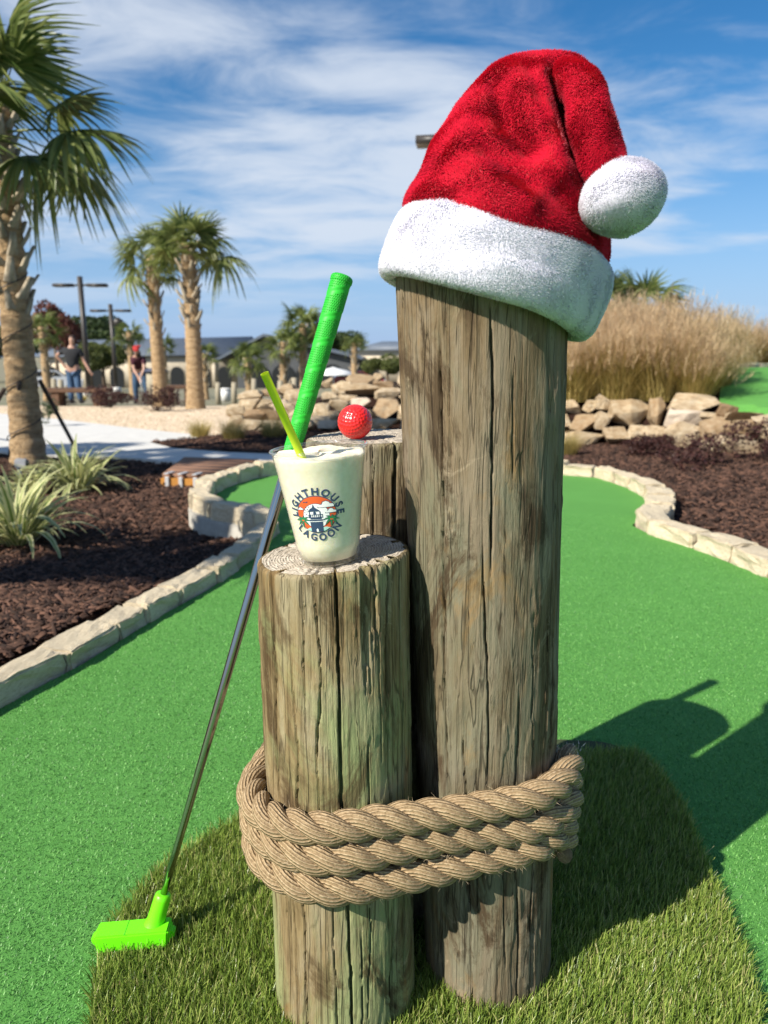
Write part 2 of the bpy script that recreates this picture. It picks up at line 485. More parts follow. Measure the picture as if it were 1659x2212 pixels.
# pebbles
n = 9000
q = np.stack([U(-6.5, 0.5, n), 6.4 + 7 * rng.random(n) ** 1.4], -1)
q = q[~in_poly(q[:, 0], q[:, 1], path_poly)]; n = len(q)
base = np.array([[1, 0, 0], [-.5, .8, 0], [-.5, -.8, 0], [0, 0, .7]]); tr = np.array([[0, 1, 3], [1, 2, 3], [2, 0, 3]])
s = U(.010, .026, n); a = U(0, 6.28, n)
ca, sa = np.cos(a), np.sin(a)
bv = base[None] * s[:, None, None]
V = np.stack([bv[..., 0] * ca[:, None] - bv[..., 1] * sa[:, None], bv[..., 0] * sa[:, None] + bv[..., 1] * ca[:, None], bv[..., 2]], -1)
V += np.stack([q[:, 0], q[:, 1], np.interp(q[:, 1], [0, 6, 13, 20], [-.03, -.03, -.16, -.5]) + .012], -1)[:, None]
F = (tr[None] + (np.arange(n) * 4)[:, None, None]).reshape(-1, 3)
M_peb = leafmat('pebble', (0.40, 0.28, 0.17), (0.78, 0.66, 0.49), rough=0.9, trans=0.0)
stuff(link('pebbles', mesh_np('pebbles', V.reshape(-1, 3), F, attr={'tint': np.repeat(rng.random(n), 4)}), M_peb, gravel))
# island of mulch between the two arms of the path
isl = [on_ground(x, y, 0.03) for x, y in [(323, 954), (372, 966), (492, 975), (593, 979), (760, 986), (900, 980), (900, 922), (700, 925), (540, 931), (428, 945)]]
struct(link('mulch_island', poly_sheet('mulch_island', isl), M_mulch))
# wood chips
def chips(name, n, poly_fn, par, zoff=0.004):
    P = poly_fn(n); n = len(P)
    l = U(.018, .055, n); w = U(.006, .014, n); h = U(.003, .008, n); a = U(0, 6.28, n); tp = U(-.45, .45, n)
    bx = np.array([[-1, -1, 0], [1, -.7, 0], [1, .6, 0], [-1, 1, 0], [-.9, 0, 1], [.9, .1, 1]], float)
    tr = np.array([[0, 1, 5], [0, 5, 4], [1, 2, 5], [2, 3, 4], [2, 4, 5], [3, 0, 4]])
    v = bx[None] * np.stack([l / 2, w / 2, h], -1)[:, None]
    v[..., 2] += v[..., 0] * np.tan(tp)[:, None] + np.abs(np.tan(tp) * l / 2)[:, None] * 0.6
    ca, sa = np.cos(a)[:, None], np.sin(a)[:, None]
    V = np.stack([v[..., 0] * ca - v[..., 1] * sa, v[..., 0] * sa + v[..., 1] * ca, v[..., 2]], -1) + P[:, None]
    F = (tr[None] + (np.arange(n) * 6)[:, None, None]).reshape(-1, 3)
    stuff(link(name, mesh_np(name, V.reshape(-1, 3), F, attr={'tint': np.repeat(rng.random(n) ** 1.6, 6)}), M_chip, par))
def tz(y): return np.interp(y, [0, 4.5, 6, 13, 20.7], [-.045, -.045, -.03, -.16, -.55])
def left_pts(n):
    y = 1.2 + 4.6 * rng.random(n * 3) ** 1.15; x = -0.2 - (0.1 + 0.6 * y) * rng.random(n * 3)
    k = ~in_poly(x, y, green_poly) & ~in_poly(x, y, path_poly)
    x, y = x[k][:n], y[k][:n]
    return np.stack([x, y, mulch_z(x, y) + U(0, .008, len(x))], -1)
def right_pts(n):
    y = 2.0 + 5 * rng.random(n * 3) ** 0.9; x = 0.3 + (0.1 + 0.6 * y) * rng.random(n * 3)
    k = ~in_poly(x, y, green_poly)
    x, y = x[k][:n], y[k][:n]
    return np.stack([x, y, mulch_z(x, y) + U(0, .008, len(x))], -1)
chips('wood_chips', 22000, left_pts, mulch)
chips('wood_chips', 17000, right_pts, mulch)
def isl_pts(n):
    x = U(-2.2, .6, n * 3); y = U(5.6, 8.2, n * 3); k = in_poly(x, y, isl)
    x, y = x[k][:n], y[k][:n]
    return np.stack([x, y, tz(y) + .03 + U(0, .008, len(x))], -1)
chips('wood_chips', 3000, isl_pts, mulch)

# ---- split-stone edging: every stone its own object
stone_meshes = []
for k in range(7):
    me = bevel_box('stone', (1, 1, 1), 0.05, 2, 0.0, 4, k)
    for v in me.vertices:
        q = v.co * 2.3 + Vector((k * 5.3, k, -k * 2.2))
        v.co += Vector((mnoise.noise(q) * .06, mnoise.noise(q + Vector((5, 1, 8))) * .10 + mnoise.noise(q * 4) * .07, mnoise.noise(q * 1.7 + Vector((1, 7, 3))) * .08 + mnoise.noise(q * 4 + Vector((3, 3, 3))) * .05))
    stone_meshes.append(me)
t = NT('rough_footing'); v = t.noise(14, 8, .7); t.p(color=t.ramp(v, [(.3, (.27, .255, .22)), (.7, (.42, .40, .35))]), rough=.9); t.bump(v, .5, .01); M_foot = t.m
def edging(label, px_pts, zfun, width=.105, height=.062, length=.165, inset=0.0, group=None, sunk=.03, seed=1, footing=None):
    rr = random.Random(seed)
    P = smooth_path([Vector((p.x, p.y)) for p in px_pts], 900)
    L = np.concatenate([[0], np.cumsum(np.linalg.norm(np.diff(P, axis=0), axis=1))])
    par = thing('stone_edging', label, 'edging', (P[0][0], P[0][1], 0))
    s = 0.0
    while s < L[-1] - .05:
        l = length * rr.uniform(0.72, 1.3)
        e = min(s + l, L[-1])
        a = np.array([np.interp(s, L, P[:, k]) for k in (0, 1)]); b = np.array([np.interp(e, L, P[:, k]) for k in (0, 1)])
        tdir = (b - a) / (np.linalg.norm(b - a) + 1e-9); nl = np.array([-tdir[1], tdir[0]])
        w = width * rr.uniform(.85, 1.15); h = height * rr.uniform(.88, 1.12) + sunk
        c = (a + b) / 2 + nl * (w / 2 + inset + rr.uniform(-.006, .006))
        o = link('stone', rr.choice(stone_meshes), M_stone, par)
        o.location = (c[0] - P[0][0], c[1] - P[0][1], zfun(c[1]) - sunk + h / 2)
        o.rotation_euler = (rr.uniform(-.03, .03), rr.uniform(-.02, .02), math.atan2(tdir[1], tdir[0]) + rr.uniform(-.05, .05))
        o.scale = (np.linalg.norm(b - a) * .985, w, h)
        s = e
    if footing:
        lo, hi = footing
        k = np.linspace(lo, hi, 60); Q = np.stack([np.interp(k * L[-1], L, P[:, j]) for j in (0, 1)], -1)
        T = np.gradient(Q, axis=0); T /= np.linalg.norm(T, axis=1)[:, None]; Nn = np.stack([-T[:, 1], T[:, 0]], -1)
        off = [P[0][0], P[0][1]]
        rows = [np.column_stack([Q + Nn * d - off, np.full(60, z)]) for d, z in ((0.02, -.006), (.100, -.006), (.106, -.010), (.108, -.16))]
        Vv = np.vstack(rows)
        link('concrete_footing', mesh_np('concrete_footing', Vv, grid_faces(60, 4), smooth=False), M_foot, par)
    return par
edging('long run of tan split stones between the left mulch bed and the green', pa, lambda y: 0.0, width=.088, height=.052, length=.185, seed=3)
edging('curved tan stone edging on a concrete footing around the shaded far green', pb, lambda y: 0.0, height=.085, length=.22, seed=5, footing=(0.0, .45))
edging('tan stone edging that curves round the right hand mulch bed', pc, lambda y: 0.0, length=.24, width=.12, height=.065, seed=8)

# ---- rocks
rock_meshes = []
for k in range(14):
    rr = random.Random(40 + k)
    bm = bmesh.new()
    for i in range(15):
        p = Vector((rr.uniform(-1, 1), rr.uniform(-1, 1), rr.uniform(-1, 1)))
        m = max(abs(p.x), abs(p.y), abs(p.z)); p = p / m * rr.uniform(.82, 1.0)
        if p.length > 1.3: p *= 1.3 / p.length
        bm.verts.new(p * 0.5)
    bmesh.ops.convex_hull(bm, input=bm.verts[:])
    for v in [v for v in bm.verts if not v.link_faces]: bm.verts.remove(v)
    bmesh.ops.dissolve_limit(bm, angle_limit=R(14), verts=bm.verts[:], edges=bm.edges[:])
    bmesh.ops.bevel(bm, geom=bm.edges[:], offset=.018, segments=2, affect='EDGES')
    bmesh.ops.triangulate(bm, faces=bm.faces[:])
    bmesh.ops.subdivide_edges(bm, edges=[e for e in bm.edges if e.calc_length() > .16], cuts=2, use_grid_fill=True)
    for v in bm.verts:
        q = v.co * 3.1 + Vector((k * 4.1, k * 2.3, k)); v.co += v.co.normalized() * (mnoise.noise(q) * .03 + mnoise.noise(q * 4) * .03)
    bmesh.ops.triangulate(bm, faces=bm.faces[:])
    me = bpy.data.meshes.new('rock'); bm.to_mesh(me); bm.free()
    rock_meshes.append(me)
def rock_rects(par, rects, fx, Yf, seed, depth=0.8):
    rr = random.Random(seed)
    for (x0, y0, x1, y1) in rects:
        a = fx((x0 + x1) / 2, (y0 + y1) / 2); w = abs(fx(x1, y1)[0] - fx(x0, y0)[0]); h = abs(fx(x1, y1)[1] - fx(x0, y0)[1])
        yy = Yf(*a)
        p = at_y(a[0], a[1], yy); k = yy / FD
        o = link('rock', rr.choice(rock_meshes), M_rock, par)
        W = w * k * 1.12; H = h * k * 1.16
        o.location = (p.x - par.location.x, p.y - par.location.y + rr.uniform(-.03, .03), p.z - par.location.z)
        o.rotation_euler = (rr.uniform(-.12, .12), rr.uniform(-.1, .1), rr.choice((0, math.pi)) + rr.uniform(-.25, .25))
        o.scale = (W, max(W, H) * depth * rr.uniform(.8, 1.1), H)
f5 = lambda cx, cy: ((2100 + cx * .557) / 1.8228, (1400 + cy * .557) / 1.8228)
def Yright(px, py):
    return float(np.interp(px, [1150, 1230, 1450, 1680, 1900], [7.0, 6.85, 6.5, 5.85, 5.4])) + float(np.interp(py, [850, 960], [.45, 0]))
rw = thing('rock_wall', 'dry stacked wall of tan boulders below the ornamental grasses on the right', 'rock wall', (2.2, 6.5, -.03))
rects = [(210, 315, 340, 410), (350, 320, 470, 405), (440, 280, 570, 380), (255, 420, 445, 530), (425, 395, 560, 520), (550, 310, 830, 500), (825, 300, 930, 510),
         (940, 275, 1290, 410), (930, 365, 1210, 515), (215, 530, 490, 640), (490, 505, 660, 615), (655, 500, 800, 600), (790, 500, 940, 590), (950, 470, 1210, 650),
         (1200, 440, 1400, 600), (1360, 460, 1590, 570), (1360, 390, 1590, 455), (1300, 560, 1600, 730), (1590, 520, 1720, 640), (1560, 425, 1720, 520), (1290, 340, 1430, 440),
         (120, 420, 260, 520), (1200, 410, 1370, 460), (60, 310, 210, 420), (-40, 420, 130, 540), (60, 520, 220, 640), (1600, 630, 1800, 760), (1720, 480, 1900, 640), (930, 560, 1010, 640),
         (1190, 590, 1320, 680), (-120, 330, 60, 440), (-100, 520, 70, 640), (1720, 400, 1900, 480)]
rock_rects(rw, rects, f5, Yright, 4)
f8 = lambda cx, cy: ((900 + cx * .42195) / 1.8228, (1450 + cy * .42195) / 1.8228)
def Ymid(px, py): return 7.8 + (930 - py) / 110 * 1.7
rp = thing('rock_wall', 'loose bank of tan boulders behind the red ball and the green grip', 'rock wall', (-.4, 8.3, -.05))
rects = [(100, 210, 330, 300), (320, 190, 470, 260), (460, 155, 640, 260), (530, 200, 710, 340), (250, 290, 420, 400), (90, 290, 290, 400), (-20, 340, 160, 460), (140, 390, 340, 500),
         (300, 380, 480, 510), (390, 300, 560, 400), (780, 330, 950, 460), (880, 225, 1050, 330), (970, 125, 1150, 240), (1110, 65, 1340, 155), (1330, 50, 1440, 125), (1090, 145, 1460, 255),
         (1010, 250, 1200, 305), (1110, 280, 1320, 380), (940, 295, 1130, 400), (1360, 190, 1600, 310), (1330, 300, 1600, 470), (1330, 465, 1600, 570), (1340, 125, 1600, 200), (930, 395, 1040, 490),
         (750, 450, 950, 530), (830, 480, 1030, 580), (490, 330, 650, 440), (560, 400, 690, 510), (-20, 440, 140, 560), (680, 110, 840, 230), (690, 220, 810, 330), (640, 330, 800, 440),
         (470, 480, 640, 580), (640, 480, 800, 580), (1000, 450, 1200, 560), (1180, 380, 1360, 480), (1180, 460, 1360, 570), (120, 480, 320, 570), (310, 490, 480, 580),
         (1580, 60, 1760, 190), (1590, 190, 1800, 320), (1580, 320, 1790, 480), (1590, 460, 1790, 580), (1770, 100, 1960, 240), (1790, 240, 2000, 400), (1780, 400, 2000, 570), (850, 90, 980, 180)]
rock_rects(rp, rects, f8, Ymid, 9, .9)
# ---- raised ground behind the two rock banks and the hill green on the right
def hillz(x, y):
    a = np.clip((x + 1.6) / 1.2, 0, 1)
    st = np.interp(x, [0.5, 1.2, 1.7, 2.5, 3.05, 3.8, 8], [8.0, 7.1, 6.92, 6.62, 6.1, 5.65, 5.0]); wd = np.interp(x, [.5, 1.3], [1.6, .42])
    b = np.clip((y - st) / wd, 0, 1)
    slow = np.clip((y - st - .3) / 2.4, 0, 1)
    k = np.clip((x - .6) / .8, 0, 1)
    return -0.10 + a * (b * b * (3 - 2 * b)) * (.45 - .05 * k) + .30 * slow * k - np.clip(y - 12, 0, 9) * .10
xs = np.linspace(-1.8, 12, 56); ys = np.linspace(5.2, 18, 60)
X, Y = np.meshgrid(xs, ys); Z = hillz(X, Y)
struct(link('hill', mesh_np('hill', np.stack([X, Y, Z], -1).reshape(-1, 3), grid_faces(56, 60), smooth=True), M_mulch))
# hill green: sheet lying 1.5 cm above the hill
hg = [(2.86, 6.35), (3.1, 6.9), (3.55, 7.9), (4.0, 8.7), (4.7, 9.3), (6.0, 9.4), (9.0, 9.2), (9.0, 5.5), (4.2, 5.85), (3.2, 6.2)]
bm = bmesh.new()
fv = bm.faces.new([bm.verts.new((x, y, 0)) for x, y in hg]); fv.normal_update()
if fv.normal.z < 0: fv.normal_flip()
for k in range(40):
    bmesh.ops.bisect_plane(bm, geom=bm.verts[:] + bm.edges[:] + bm.faces[:], plane_co=(0, 5.4 + k * .11, 0), plane_no=(0, 1, 0))
for k in range(24):
    bmesh.ops.bisect_plane(bm, geom=bm.verts[:] + bm.edges[:] + bm.faces[:], plane_co=(2.7 + k * .26, 0, 0), plane_no=(1, 0, 0))
for v in bm.verts: v.co.z = float(hillz(v.co.x, v.co.y)) + .02
me = bpy.data.meshes.new('hill_green'); bm.to_mesh(me); bm.free()
struct(link('hill_green', me, M_turf))
edging('thin row of stones along the top of the hill green at the right edge', [Vector((9.0, 9.2, 0)), Vector((6.0, 9.4, 0)), Vector((4.7, 9.3, 0)), Vector((4.0, 8.7, 0)), Vector((3.7, 8.2, 0))][::-1], lambda y: float(hillz(4.4, y)) + .01, length=.22, width=.12, height=.06, seed=12)
# ================================================================== far buildings and trees
M_cream = plain('cream_block', (0.52, 0.45, 0.34), 0.9, .12, 3, .2)
M_dark = plain('dark_grey_wall', (0.075, 0.08, 0.085), 0.8, .12, 3)
M_roof = NT('blue_grey_roof'); v = M_roof.noise(2, 4); M_roof.p(color=M_roof.ramp(v, [(0.3, (0.085, 0.105, 0.135)), (0.7, (0.11, 0.135, 0.17))]), rough=0.55); M_roof = M_roof.m
M_glassd = NT('dark_opening').p(color=(0.018, 0.02, 0.022), rough=0.15).m
M_white = plain('white_trim', (0.72, 0.72, 0.70), .5, .04)
M_black = plain('bronze_metal', (0.035, 0.030, 0.026), .45, .1)
def arch_mesh(name, w, h, t, n=10):
    pts = [(-w / 2, 0), (w / 2, 0)] + [(w / 2 * math.cos(a), h - w / 2 + w / 2 * math.sin(a)) for a in np.linspace(0, math.pi, n)]
    bm = bmesh.new(); f = bm.faces.new([bm.verts.new((x, 0, z)) for x, z in pts])
    r = bmesh.ops.extrude_face_region(bm, geom=[f])
    bmesh.ops.translate(bm, vec=(0, t, 0), verts=[e for e in r['geom'] if isinstance(e, bmesh.types.BMVert)])
    bmesh.ops.recalc_face_normals(bm, faces=bm.faces[:])
    me = bpy.data.meshes.new(name); bm.to_mesh(me); bm.free(); return me
def prism(name, pts, y0, y1):
    """outline in x,z extruded along y"""
    bm = bmesh.new(); f = bm.faces.new([bm.verts.new((x, y0, z)) for x, z in pts])
    r = bmesh.ops.extrude_face_region(bm, geom=[f])
    bmesh.ops.translate(bm, vec=(0, y1 - y0, 0), verts=[e for e in r['geom'] if isinstance(e, bmesh.types.BMVert)])
    bmesh.ops.recalc_face_normals(bm, faces=bm.faces[:])
    me = bpy.data.meshes.new(name); bm.to_mesh(me); bm.free(); return me
def boxm(name, *a):
    v, f, _ = box_np(*a); return mesh_np(name, v, f)
GB_ = -3.5
def X100(px, Y=100.0): return at_y(px, 790, Y).x
def Zat(py, Y): return at_y(830, py, Y).z
# long cream building with arches
b = thing('shop_building', 'long cream block building with arched openings and a blue grey roof', 'building', (X100(380), 100, GB_))
x0, x1 = X100(90) - b.location.x, X100(520) - b.location.x
ez = Zat(768, 100) - GB_; rz_ = Zat(733, 107) - GB_
link('wall', boxm('wall', (x0 + x1) / 2, 5, ez / 2, x1 - x0, 10, ez), M_cream, b)
bm_v = np.array([[x0 - .5, -.6, ez], [x1 + .5, -.6, ez + .2], [x1 + .5, 7, rz_ + .4], [x0 - .5, 7, rz_ - .2], [x0 - .5, 14, ez], [x1 + .5, 14, ez]], float)
bm_v2 = bm_v - [0, 0, .25]
link('roof', mesh_np('roof', np.vstack([bm_v, bm_v2]), [np.array([[0, 1, 2, 3], [3, 2, 5, 4], [6, 9, 8, 7], [9, 10, 11, 8], [0, 6, 7, 1], [4, 5, 11, 10]]), np.array([[0, 3, 9], [0, 9, 6], [3, 4, 10], [3, 10, 9], [1, 7, 8], [1, 8, 2], [2, 8, 11], [2, 11, 5]])]), M_roof, b)
am = arch_mesh('arch_opening', 1.75, 2.75, .3)
for px in (110, 155, 204, 251, 310, 382, 440, 485):
    o = link('arch_opening', am, M_glassd, b); o.location = (X100(px) - b.location.x, -.12, 0.0)
for px in (345, 411, 463):
    link('pilaster', boxm('pilaster', X100(px) - b.location.x, -.15, ez / 2 - .1, .5, .3, ez - .3), M_cream, b)
# dark gabled hall
b = thing('gabled_hall', 'dark grey gabled hall with arched doors behind the young palms', 'building', (X100(625), 97, GB_))
h0, h1 = X100(512, 97) - b.location.x, X100(770, 97) - b.location.x
e2, p2 = Zat(775, 97) - GB_, Zat(727, 97) - GB_
link('wall', prism('wall', [(h0, 0), (h1, 0), (h1, e2), ((h0 + h1) / 2 - 4, p2 - .4), (h0, e2 + .5)], 0, 14), M_dark, b)
pk = (h0 + h1) / 2 - 4
link('roof', prism('roof', [(h0 - 2.6, e2 - .35), (pk, p2), (h1 + .8, e2 - .1), (h1 + .8, e2 + .2), (pk, p2 + .35), (h0 - 2.6, e2)], -.9, 15), M_roof, b)
am2 = arch_mesh('arch_opening', 3.0, 3.1, .3)
for px in (558, 612, 664, 718):
    o = link('arch_opening', am2, M_glassd, b); o.location = (X100(px, 97) - b.location.x, -.14, 0)
# hip-roofed cream building
b = thing('hip_roof_building', 'cream building with a grey hip roof beside the tall post', 'building', (X100(870, 110), 110, GB_))
w2 = X100(1010, 110) - X100(775, 110); e3 = Zat(757, 110) - GB_; p3 = Zat(736, 110) - GB_
link('wall', boxm('wall', 0, 5, e3 / 2, w2, 10, e3), M_cream, b)
hv = np.array([[-w2 / 2 - .6, -.6, e3], [w2 / 2 + .6, -.6, e3], [w2 / 2 + .6, 10.6, e3], [-w2 / 2 - .6, 10.6, e3], [-w2 / 2 + 5, 5, p3], [w2 / 2 - 5, 5, p3]], float)
link('roof', mesh_np('roof', hv, [np.array([[0, 1, 5, 4], [2, 3, 4, 5], [0, 3, 2, 1]]), np.array([[1, 2, 5], [3, 0, 4]])]), M_roof, b)
for k in (-5, -1.5, 2, 5.5):
    link('window', boxm('window', k, -.04, 2.4, 1.4, .1, 1.6), M_glassd, b)

# ---- leafy crowns
def crown_mesh(name, n, rad, lsize, seed, squash=(1, 1, 1), lumps=9):
    g = np.random.default_rng(seed)
    cen = g.normal(0, .42, (lumps, 3)); cen[:, 2] = np.abs(cen[:, 2]) * .8
    lr = g.uniform(.35, .62, lumps)
    k = g.integers(0, lumps, n)
    d = g.normal(0, 1, (n, 3)); d /= np.linalg.norm(d, axis=1)[:, None]
    p = cen[k] + d * (lr[k] * g.uniform(.55, 1.05, n) ** .6)[:, None]
    p *= rad * np.array(squash)
    a = g.normal(0, 1, (n, 3)); a /= np.linalg.norm(a, axis=1)[:, None]
    b2 = np.cross(a, g.normal(0, 1, (n, 3))); b2 /= np.linalg.norm(b2, axis=1)[:, None]
    s = lsize * g.uniform(.6, 1.4, n)[:, None]
    V = np.stack([p - a * s, p + b2 * s * .45, p + a * s, p - b2 * s * .45], 1).reshape(-1, 3)
    F = np.arange(n * 4).reshape(-1, 4)
    return mesh_np(name, V, F, attr={'tint': np.repeat(g.random(n), 4)})
M_leaf_d = leafmat('dark_foliage', (0.022, 0.040, 0.016), (0.070, 0.105, 0.030), .6, .25)
M_leaf_y = leafmat('olive_foliage', (0.050, 0.070, 0.018), (0.150, 0.170, 0.045), .6, .25)
M_leaf_r = leafmat('red_foliage', (0.080, 0.025, 0.018), (0.190, 0.070, 0.050), .6, .25)
M_bark = plain('bark', (0.12, 0.085, 0.055), .95, .35, 12, .6)
crowns = [crown_mesh('crown', 5200, 1.0, .075, 100 + k, (1, 1, .85)) for k in range(4)]
def tree(name, label, px, py, Y, R_, zc_squash, mat, crown, base=None, group='trees in front of the far buildings', z0=None):
    p = at_y(px, py, Y); g0 = terrain(Y) if z0 is None else z0
    o = thing(name, label, 'tree', (p.x, Y, g0), random.uniform(0, 6), group)
    h = p.z - g0
    rr = .05 * R_ + .05
    link('trunk', tube_mesh('trunk', [(0, 0, -.1), (.03 * R_, 0, h * .5), (0, .05 * R_, h)], [rr * 1.4, rr, rr * .5], 8), M_bark, o)
    c = link('crown', crown, None, o, (0, 0, h), None, (R_, R_, R_ * zc_squash))
    if not c.data.materials: c.data.materials.append(mat)
    if c.data.materials[0] is not mat:
        c.data = c.data.copy(); c.data.materials[0] = mat
    return o
tl = [(-40, 745, 120, 5.5, 'broad dark pine crown just left of the thick palm trunk'), (118, 742, 130, 4.0, 'dark round tree between the thick trunk and the man in black'), (150, 728, 140, 5.2, 'tall dark pine crown directly above the man in black'),
      (215, 728, 150, 5.0, 'dark pine crown between the two lamp posts'), (262, 742, 140, 4.4, 'low dark tree crown right of the shorter lamp post'), (20, 752, 118, 4.6, 'dark tree crown hidden mostly behind the thick palm trunk'),
      (700, 748, 150, 5.0, 'dark tree crown seen right beside the green putter grip'), (745, 756, 150, 4.5, 'small dark tree crown left of the hip roofed building')]
for i, (px, py, Y, r_, lab) in enumerate(tl):
    tree('pine_tree', lab, px, py, Y, r_, .8, M_leaf_d, crowns[i % 4], z0=-3.5)
tree('olive_tree', 'olive green leafy tree right of the man in black', 222, 775, 60, 1.75, 1.15, M_leaf_y, crowns[1])
tree('olive_tree', 'small olive tree left of the shorter lamp post', 195, 790, 62, 1.4, .9, M_leaf_y, crowns[2])
tree('red_leaf_tree', 'reddish brown leafy tree behind the small palm by the thick trunk', 118, 745, 70, 2.2, 1.7, M_leaf_r, crowns[3])
tree('olive_tree', 'pale olive shrubby tree just left of the tall post', 838, 797, 40, .95, .9, M_leaf_y, crowns[0])

# ---- lamp posts with two flat heads
def lamp(label, px, pytop, Y, h=None, thick=.16, arm=.75, rot=0.0):
    top = at_y(px, pytop, Y); g0 = terrain(Y)
    o = thing('lamp_post', label, 'lamp post', (top.x, Y, g0), rot, 'parking lot lamp posts')
    h = top.z - g0
    link('pole', boxm('pole', 0, 0, h / 2, thick, thick, h), M_black, o)
    link('base', boxm('base', 0, 0, .18, thick * 2.2, thick * 2.2, .36), M_conc, o)
    for s in (-1, 1):
        link('arm', boxm('arm', s * (.12 + thick / 2), 0, h - .33, .24, .06, .07), M_black, o)
        v, f, _ = box_np(s * (arm / 2 + .2 + thick / 2), 0, h - .33, arm, .36, .11)
        v[4:, 1] *= .8; v[[0, 1, 2, 3], 2] += .0
        hd = link('lamp_head', mesh_np('lamp_head', v, f), M_black, o)
        link('lens', boxm('lens', s * (arm / 2 + .28 + thick / 2), 0, h - .392, arm * .7, .26, .012), M_lens, hd)
    return o
M_lens = plain('lamp_lens', (0.32, 0.27, 0.22), .4, .1)
l1 = lamp('taller of the two dark lamp posts standing behind the man in black', 172, 597, 30)
l2 = lamp('shorter dark lamp post right of the man, with a camera ball on its pole', 238, 657, 40, thick=.17)
o = link('camera_ball', tube_mesh('camera_ball', [(.35, 0, 3.95), (.35, 0, 3.8), (.35, 0, 3.6), (.35, 0, 3.45)], [.05, .26, .26, .08], 10), M_black, l2)
l3 = lamp('nearest lamp post, hidden behind the red hat except for one flat head', 1018, 250, 12, arm=.55, rot=R(-8), thick=.13)
# ================================================================== palms and planting
M_frond = leafmat('palm_frond', (0.060, 0.105, 0.022), (0.290, 0.320, 0.100), .38, .35)
M_frond_dry = leafmat('dry_frond', (0.19, 0.15, 0.06), (0.34, 0.27, 0.12), .6, .2)
t = NT('palm_trunk'); v = t.noise(9, 7, .65, t.map((1, 1, 3.5))); v2 = t.noise(70, 4, .7, t.map((1, 1, .4)))
c = t.ramp(v, [(.28, (.18, .115, .060)), (.5, (.50, .345, .190)), (.72, (.64, .48, .30))])
t.p(color=t.mix(t.math('MULTIPLY', v2, .35), c, (.16, .11, .07)), rough=.95, spec=.1)
t.bump(t.math('ADD', v, v2), .9, .03); M_ptrunk = t.m
t = NT('leaf_base'); v = t.noise(30, 5, .6, t.map((1, 1, .25))); r_ = t.info()
c = t.ramp(v, [(.3, (.22, .17, .11)), (.7, (.52, .44, .32))]); t.p(color=t.mix(t.math('MULTIPLY', r_, .5), c, (.20, .18, .12)), rough=.9); t.bump(v, .5, .01); M_boot = t.m
def frond_mesh(seed, nl=26, droop=.5, pet=.55, R0=.62, narrow=1.0):
    """one fan leaf: stalk along +x, then a folded fan of pointed segments"""
    g = np.random.default_rng(seed)
    parts = []
    sv, sf, _ = tube_np([(0, 0, 0), (pet * .5, 0, .02), (pet, 0, 0)], [.016, .011, .008], 5, cap=False)
    parts.append((sv, sf, None)); tints = [np.full(len(sv), .8)]
    segs = 5
    for i in range(nl):
        f = (i + .5) / nl * 2 - 1
        a = f * 2.15 * narrow
        L = R0 * (1 - .38 * abs(f) ** 1.6) * g.uniform(.85, 1.1)
        w0 = R0 * .085
        tt = np.linspace(0, 1, segs + 1)
        r = L * tt
        dz = .14 * (1 - abs(f)) * tt * R0 - droop * R0 * tt ** 2.4 * g.uniform(.5, 1.25) - .22 * R0 * (abs(f) ** 2) * tt
        aa = a + g.normal(0, .03)
        cx = pet + r * math.cos(aa) * (1 - .12 * droop * tt ** 2); cy = r * math.sin(aa)
        w = w0 * np.array([.25, .75, 1, .85, .5, .04])
        nx, ny = -math.sin(aa), math.cos(aa)
        mid = np.stack([cx, cy, dz - .25 * w], -1); lf = np.stack([cx + nx * w / 2, cy + ny * w / 2, dz + .12 * w], -1); rt = np.stack([cx - nx * w / 2, cy - ny * w / 2, dz + .12 * w], -1)
        V = np.stack([lf, mid, rt], 1).reshape(-1, 3)
        parts.append((V, [grid_faces(3, segs + 1)], None)); tints.append(np.full(len(V), np.clip(g.normal(.45, .25), 0, 1)))
    V, F, uv = join_np(parts)
    return mesh_np('frond', V, F, None, attr={'tint': np.concatenate(tints)})
fr_near = [frond_mesh(k, 34, d, .75, .80) for k, d in enumerate((.35, .6, .9, .5, 1.2))]
fr_far = [frond_mesh(20 + k, 20, d, .5, .62) for k, d in enumerate((.35, .6, .95))]
for m_ in fr_near + fr_far: m_.materials.append(M_frond)
fr_dry = [frond_mesh(33, 22, 1.3, .6, .6, .7)]; fr_dry[0].materials.append(M_frond_dry)
def boot_mesh():
    P = [(0, 0, 0), (.045, 0, .07), (.085, 0, .17)]
    V = []
    for (x, y, z), w, th in zip(P, (.10, .07, .045), (.03, .028, .022)):
        V += [(x - th / 2, -w / 2, z), (x + th / 2, -w / 2 * .7, z), (x + th / 2, w / 2 * .7, z), (x - th / 2, w / 2, z)]
    F = grid_faces(4, 3, True)
    return mesh_np('leaf_base', np.array(V), [F, np.array([[8, 9, 10, 11]])])
boot = boot_mesh(); boot.materials.append(M_boot)
